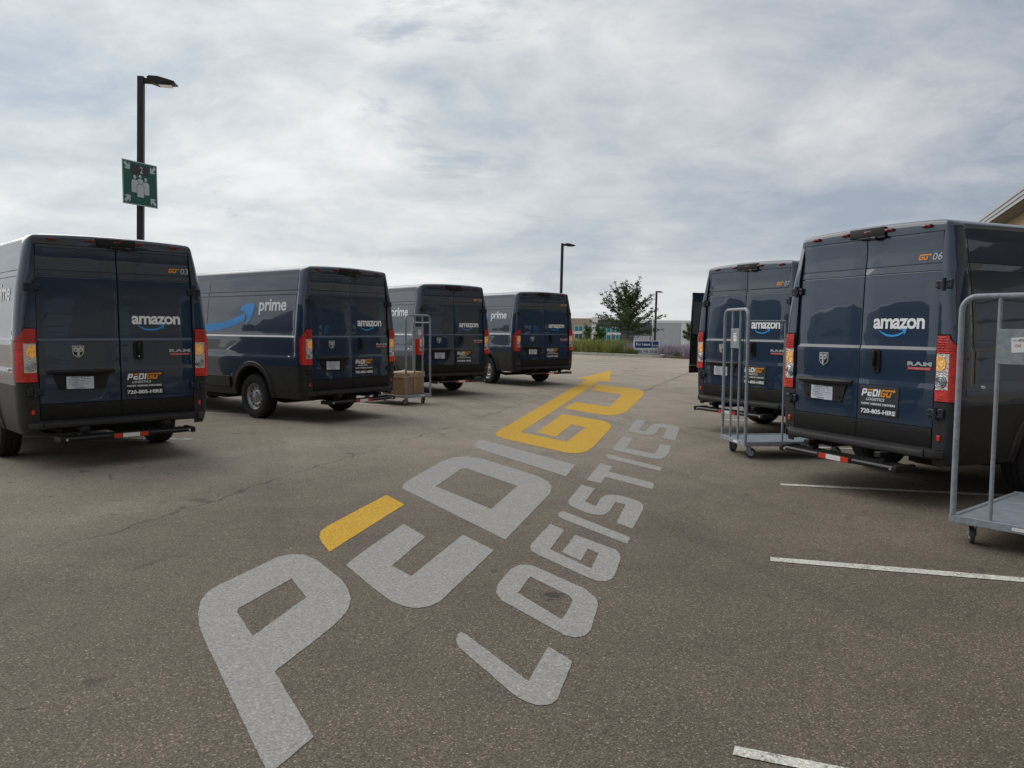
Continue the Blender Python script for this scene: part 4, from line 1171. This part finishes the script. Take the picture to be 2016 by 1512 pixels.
blades('green_underplanting', [(8.9 + .38 * i, 41.7 - .22 * i, .4) for i in range(6)] + [(6.0 + .4 * i, 45.6 - .3 * i, .35) for i in range(3)], 200, .36, .014, LEAF2, 'low green foliage at the foot of the sage', 'ground cover')

def leafy(name, spots, nleaf, size, m, parent):
    """leaf-sized faces scattered round twig points: spots = (centre, radius)"""
    vs, fs = [], []
    for (c_, r) in spots:
        for _ in range(nleaf):
            v = Vector((rnd.gauss(0, 1), rnd.gauss(0, 1), rnd.gauss(0, .8)))
            p_ = Vector(c_) + v.normalized() * (r * rnd.random() ** .6)
            d = Vector((rnd.gauss(0, 1), rnd.gauss(0, 1), rnd.gauss(-.25, .7))).normalized()
            n = d.cross(Vector((rnd.gauss(0, 1), rnd.gauss(0, 1), rnd.gauss(0, 1)))).normalized()
            s_ = size * rnd.uniform(.6, 1.35)
            k = len(vs)
            vs += [p_ - d * s_, p_ + n * s_ * .45, p_ + d * s_, p_ - n * s_ * .45]
            fs.append((k, k + 1, k + 2, k + 3))
    me = bpy.data.meshes.new(name); me.from_pydata([tuple(v) for v in vs], [], fs); me.update()
    return link(name, me, m, parent)
def tree(loc, H, lab, n_br, z0, spread, leaf, nleaf, m, group=None, trunk_r=.07, elev=(22, 66)):
    t = thing('tree', lab, 'tree', loc, 0, group)
    tr = Geo(); path = [(0, 0, -.1), (.01, .02, z0 * .5), (-.01, .0, z0), (.02, .03, z0 + (H - z0) * .35), (0.0, 0.05, z0 + (H - z0) * .62)]
    tr.tube(path, [trunk_r * 1.25, trunk_r, trunk_r * .9, trunk_r * .6, trunk_r * .28], 9)
    spots = []
    for i in range(n_br):
        f = i / (n_br - 1)
        zb = z0 + (H - z0) * (.0 + .52 * f)
        az = i * 2.39996 + rnd.uniform(-.3, .3)
        el = radians(elev[0] + (elev[1] - elev[0]) * f + rnd.uniform(-9, 9))
        L = spread * (1.0 - .30 * f) * rnd.uniform(.74, 1.15)
        p0 = Vector((.01, .02, zb)); pts = [p0]
        d = Vector((cos(az) * cos(el), sin(az) * cos(el), sin(el)))
        for k in range(1, 8):
            d = (d + Vector((rnd.gauss(0, .10), rnd.gauss(0, .10), .035 if k < 4 else -.015))).normalized()
            pts.append(pts[-1] + d * L / 7)
        tr.tube([tuple(q_) for q_ in pts], [trunk_r * .42 * (1 - k / 8) + .004 for k in range(8)], 5)
        for k in range(1, 8):
            rad = .30 * (1 - .72 * k / 7) + .05
            spots.append((pts[k], rad))
            if k < 6:
                for _ in range(2):       # side twigs
                    tw = (d + Vector((rnd.gauss(0, .8), rnd.gauss(0, .8), rnd.gauss(.1, .4)))).normalized()
                    e = pts[k] + tw * rnd.uniform(.18, .42) * L / 1.9
                    spots.append((pts[k] + (e - pts[k]) * .55, .13)); spots.append((e, .09))
    tr.build('trunk', BARK, t, 60)
    leafy('crown', spots, nleaf, leaf, m, t)
    return t
tree((6.93, 47.9, .1), 4.45, 'young dark green tree with spreading branches standing in the far planting bed', 34, 1.12, 2.45, .050, 21, LEAF, None, .075, (10, 66))
tree((12.5, 55.5, 0), 2.1, 'small green tree beside the open van door', 12, .7, 1.1, .05, 24, LEAF2, 'small background trees', .04)
tree((5.9, 53.5, 0), 2.0, 'low green shrub-like tree behind the sage', 10, .35, .8, .045, 22, LEAF2, 'small background trees', .03)
tree((4.9, 52.0, 0), 1.9, 'thin sapling rising above the tall grass', 8, .6, .7, .04, 14, LEAF2, 'small background trees', .03)
# stakes and strap of the tree
for x_, lab in ((5.95, 'wooden tree stake on the side of the tree toward the vans'), (8.2, 'wooden tree stake in front of the For Lease board')):
    tag(Geo().tube([(x_, 47.4, 0), (x_ + .02, 47.4, 1.22)], .03, 7).build('tree_stake', WOOD, None, 50), lab, 'stake', 'stakes of the young tree')
tag(Geo().tube([(5.97, 47.4, 1.16), (6.90, 47.82, 1.06)], .014, 6).tube([(6.95, 47.82, 1.06), (8.2, 47.4, 1.20)], .014, 6).build('tree_tie', GALV), 'pale strap tying the young tree to its stakes', 'strap')

# For Lease board
BLUE_S = mat('lease_blue', (0.016, 0.055, 0.19), .5); WHT_S = mat('lease_white', (0.80, 0.82, 0.82), .5)
ls = thing('lease_board', 'blue and white For Lease board with telephone number', 'sign', (7.66, 45.3, .05))
Geo().box((0, 0, .40), (1.42, .04, .80), .006).build('board', WHT_S, ls)
Geo().box((0, -.023, .575), (1.34, .006, .37)).build('blue_panel', BLUE_S, ls)
LF = lambda u, v: (u, -.029, v); LF2 = lambda u, v: (u, -.0235, v)
text('For Lease', LF, (-.60, .52, .20, .68), 'lettering', LET_W, ls, .03)
text('NNN', LF, (.36, .50, .62, .57), 'lettering', LET_W, ls, .01)
text('303 745 5020', LF2, (-.55, .10, .58, .27), 'lettering', INK, ls, .03)
for s in (-1, 1): Geo().box((s * .73, 0, .36), (.05, .06, .96)).build('board_post', WHT_S, ls)
# thin posts and small signs
pst = thing('sign_post', 'thin pale sign post rising in front of the For Lease board', 'post', (7.86, 44.6, .08))
Geo().box((0, 0, 1.05), (.05, .05, 2.1), .006).build('post', GALV, pst); Geo().box((.0, .0, 1.85), (.04, .30, .42)).build('sign_blade', WHT_S, pst)
pst = thing('red_marker', 'small red sign on a post beside the tree stake', 'sign', (5.95, 48.8, .08))
Geo().box((0, 0, .30), (.05, .05, .6)).build('post', GALV, pst); Geo().box((0, -.03, .50), (.17, .02, .38), .02).build('red_plate', RED_R, pst)
for k, (x_, y_, h_, lab) in enumerate([(11.2, 58, .75, 'small white square sign on a post behind the sage'), (13.4, 60, .8, 'small white square sign on a post near the open van door')]):
    pst = thing('small_sign', lab, 'sign', (x_, y_, 0), 0, 'small white signs beyond the bed')
    Geo().box((0, 0, h_ / 2), (.04, .04, h_)).build('post', GALV, pst); Geo().box((0, -.03, h_ - .12), (.28, .02, .30)).build('sign_face', WHT_S, pst)
tag(Geo().tube([(9.75, 40.6, 0), (9.76, 40.6, .62)], .022, 7).build('marker_stake', GALV, None, 50), 'pale thin stake at the edge of the sage bed', 'stake')
tag(Geo().tube([(10.35, 41.6, 0), (10.36, 41.6, .60)], .022, 7).build('yellow_stake', mat('stake_yellow', (.5, .36, .08), .6), None, 50), 'yellowish thin stake in the dry grass', 'stake')

# white car on the road below, only its upper half above the sage
def far_car(loc, rz, lab):
    t = thing('parked_car', lab, 'car', loc, rz)
    prof = [(-2.2, .35), (-2.25, .75), (-2.1, .95), (-1.5, 1.02), (-.8, 1.42), (.2, 1.46), (.9, 1.38), (1.7, .98), (2.15, .85), (2.2, .4)]
    rows = []
    for v, ins in ((-.86, .0), (-.80, .0), (-.62, 1), (.62, 1), (.80, .0), (.86, .0)):
        rows.append([(a * (1 if ins else (1.0 if b < 1.03 else .93)), v, b if ins else min(b, 1.0 if abs(v) > .85 else 1.36)) for a, b in prof])
    Geo().grid(rows).add(rows[0], [tuple(range(10))]).add(rows[-1], [tuple(range(10))]).build('body', mat('car_white', (.62, .63, .63), .3, 0, .5), t, 40)
    for s in (-1, 1):
        Geo().prism([(-1.35, 1.03), (-.8, 1.32), (.75, 1.32), (1.4, 1.03)], 0, .012, lambda u, v, d: (u, s * (.83 - (v - 1.0) * .12 + d), v)).build('side_window', GLASS, t)
        for x_ in (-1.35, 1.35):
            Geo().lathe([(-.1, 0), (-.1, .24), (-.09, .32), (.09, .32), (.1, .24), (.1, 0)], 20, 'Y', (x_, s * .78, .32)).build('wheel', RUBBER, t, 40)
    return t
far_car((22.4, 116, ground_z(22, 116)), radians(8), 'white car partly hidden behind the sage')

# ------------------------------------------------------------------ far office building (stands lower, 300 m away)
TAN = mat('wall_tan', (0.42, 0.345, 0.265), .85, grain=.06, gscale=1); WHITE_W = mat('wall_white', (0.78, 0.79, 0.79), .8)
DGREY = mat('wall_dark_grey', (0.085, 0.095, 0.11), .8, grain=.08, gscale=1); LGREY = mat('wall_light_grey', (0.74, 0.76, 0.78), .8, grain=.05, gscale=1)
MGREY = mat('wall_mid_grey', (0.46, 0.48, 0.50), .8, grain=.05, gscale=1); TEAL = mat('teal_glass', (0.025, 0.24, 0.27), .45, spec=.25); DGL = mat('grey_glass', (0.030, 0.090, 0.095), .45, spec=.25)
FB_ = thing('office_building', 'distant office building with tan wing, teal glazed entrance and grey warehouse panels', 'building', (0, 300, -9.4))
def wall(x0, x1, z0, z1, m, y=0.0, dep=20.0, name='wall_panel'):
    return Geo().box(((x0 + x1) / 2, y + dep / 2, (z0 + z1) / 2 + 9.4), (x1 - x0, dep, z1 - z0)).build(name, m, FB_)
def window(x0, x1, z0, z1, y, m, nx=2, nz=1):
    fr_ = Geo(); w_ = .13
    for i in range(nx + 1): fr_.box((x0 + (x1 - x0) * i / nx, y, (z0 + z1) / 2 + 9.4), (w_, .2, z1 - z0 + w_))
    for i in range(nz + 1): fr_.box(((x0 + x1) / 2, y + .003, z0 + (z1 - z0) * i / nz + 9.4), (x1 - x0, .19, w_))
    f = fr_.build('window', WHITE_W, FB_)
    for i in range(nx):
        a, b = x0 + (x1 - x0) * i / nx, x0 + (x1 - x0) * (i + 1) / nx
        Geo().box(((a + b) / 2, y + .015, (z0 + z1) / 2 + 9.4), (b - a - w_, .05, z1 - z0 - w_)).build('pane', m, f)
wall(-8, 30.0, -9.4, 5.45, TAN, 1.0)
wall(30.0, 32.2, -9.4, 6.0, WHITE_W, .0, 21)
wall(32.2, 38.6, 4.9, 6.0, WHITE_W, .0, 21); wall(32.2, 44.0, -9.4, 4.9, DGREY, .9)
wall(44.0, 53.2, -9.4, 3.9, DGREY, 1.4); wall(53.2, 54.4, -9.4, 3.9, MGREY, 1.2)
wall(44.0, 90, 3.9, 4.9, LGREY, 1.1); wall(54.4, 63.6, -5.2, 3.9, MGREY, 1.35); wall(63.75, 90, -5.2, 3.9, LGREY, 1.35)
wall(54.4, 90, -9.4, -5.2, DGREY, 1.5); wall(46.0, 53.0, -6.0, -1.0, MGREY, 1.2, 1.0)
for (a, b) in ((16.0, 20.5), (23.6, 26.6), (27.2, 30.0)[:2] if False else (27.3, 29.8)):
    window(a, b, .55, 2.55, .95, TEAL); window(a, b, -2.3, -.35, .95, DGL); window(a, b, -6.6, -4.4, .95, DGL)
for (z0, z1, m_) in ((.15, 2.2, TEAL), (-2.75, -.75, TEAL), (-6.6, -4.5, DGL)):
    window(32.5, 37.2, z0, z1, .85, m_, 3); 
    window(37.6, 40.4, z0, z1, .85, m_, 2)
wall(32.2, 41.0, -.65, .05, WHITE_W, .7, .5, 'spandrel'); wall(22.5, 30.0, -.30, .45, WHITE_W, .8, .5, 'spandrel'); wall(22.5, 30.0, -3.3, -2.6, WHITE_W, .8, .5, 'spandrel')
for a in (55.5, 59.6, 65.0, 69.0): window(a, a + 3.2, -8.0, -6.0, 1.40, DGL, 2)

# ------------------------------------------------------------------ near warehouse at the right edge
STUCCO = mat('stucco_beige', (0.40, 0.315, 0.185), .9, grain=.08, gscale=2.0, bump=.004, bscale=30); FASC = mat('metal_fascia', (0.42, 0.44, 0.46), .45, .2); SOFF = mat('soffit', (0.16, 0.135, 0.11), .8)
u_ = Vector((.371, .928)).normalized()
WHS = thing('warehouse', 'beige warehouse with ribbed metal eave at the right edge of the picture', 'building', (27.2, 42.9, 0), math.atan2(u_.y, u_.x))
# local x runs along the eave (away), local -y is towards the right
Geo().box((-10, -16.2, 4.35), (128, 30, 8.7)).build('wall', STUCCO, WHS)
for k in range(18): Geo().box((-72.6 + 7 * k, -1.195, 4.3), (.10, .03, 8.5)).build('panel_joint', SOFF, WHS)
for k in range(12):  # unseen dock doors, added only to show in the vans' reflections
    dk = Geo().box((-69 + 7 * k, -1.19, 1.9), (3.2, .06, 3.4)); d_ = dk.build('unseen_dock_door', FASC, WHS)
    for q in range(5): Geo().box((-69 + 7 * k, -1.155, .5 + .68 * q), (3.1, .02, .05)).build('unseen_door_rib', SOFF, d_)
Geo().box((-30, -.55, 4.4), (80, 1.4, .25)).build('unseen_canopy', FASC, WHS)  # unseen band, added to break up the reflected wall
Geo().box((-10, -.75, 8.66), (128.4, 1.35, .08)).build('soffit', SOFF, WHS)
for (z_, y_, h_) in ((8.72, -.10, .20), (8.93, -.04, .20), (9.13, .02, .18)):
    Geo().box((-10, y_, z_), (128.6, .10, h_), .02).build('fascia', FASC, WHS)
Geo().box((-10, -16.2, 8.98), (128.2, 31.5, .28)).build('roof', FASC, WHS)
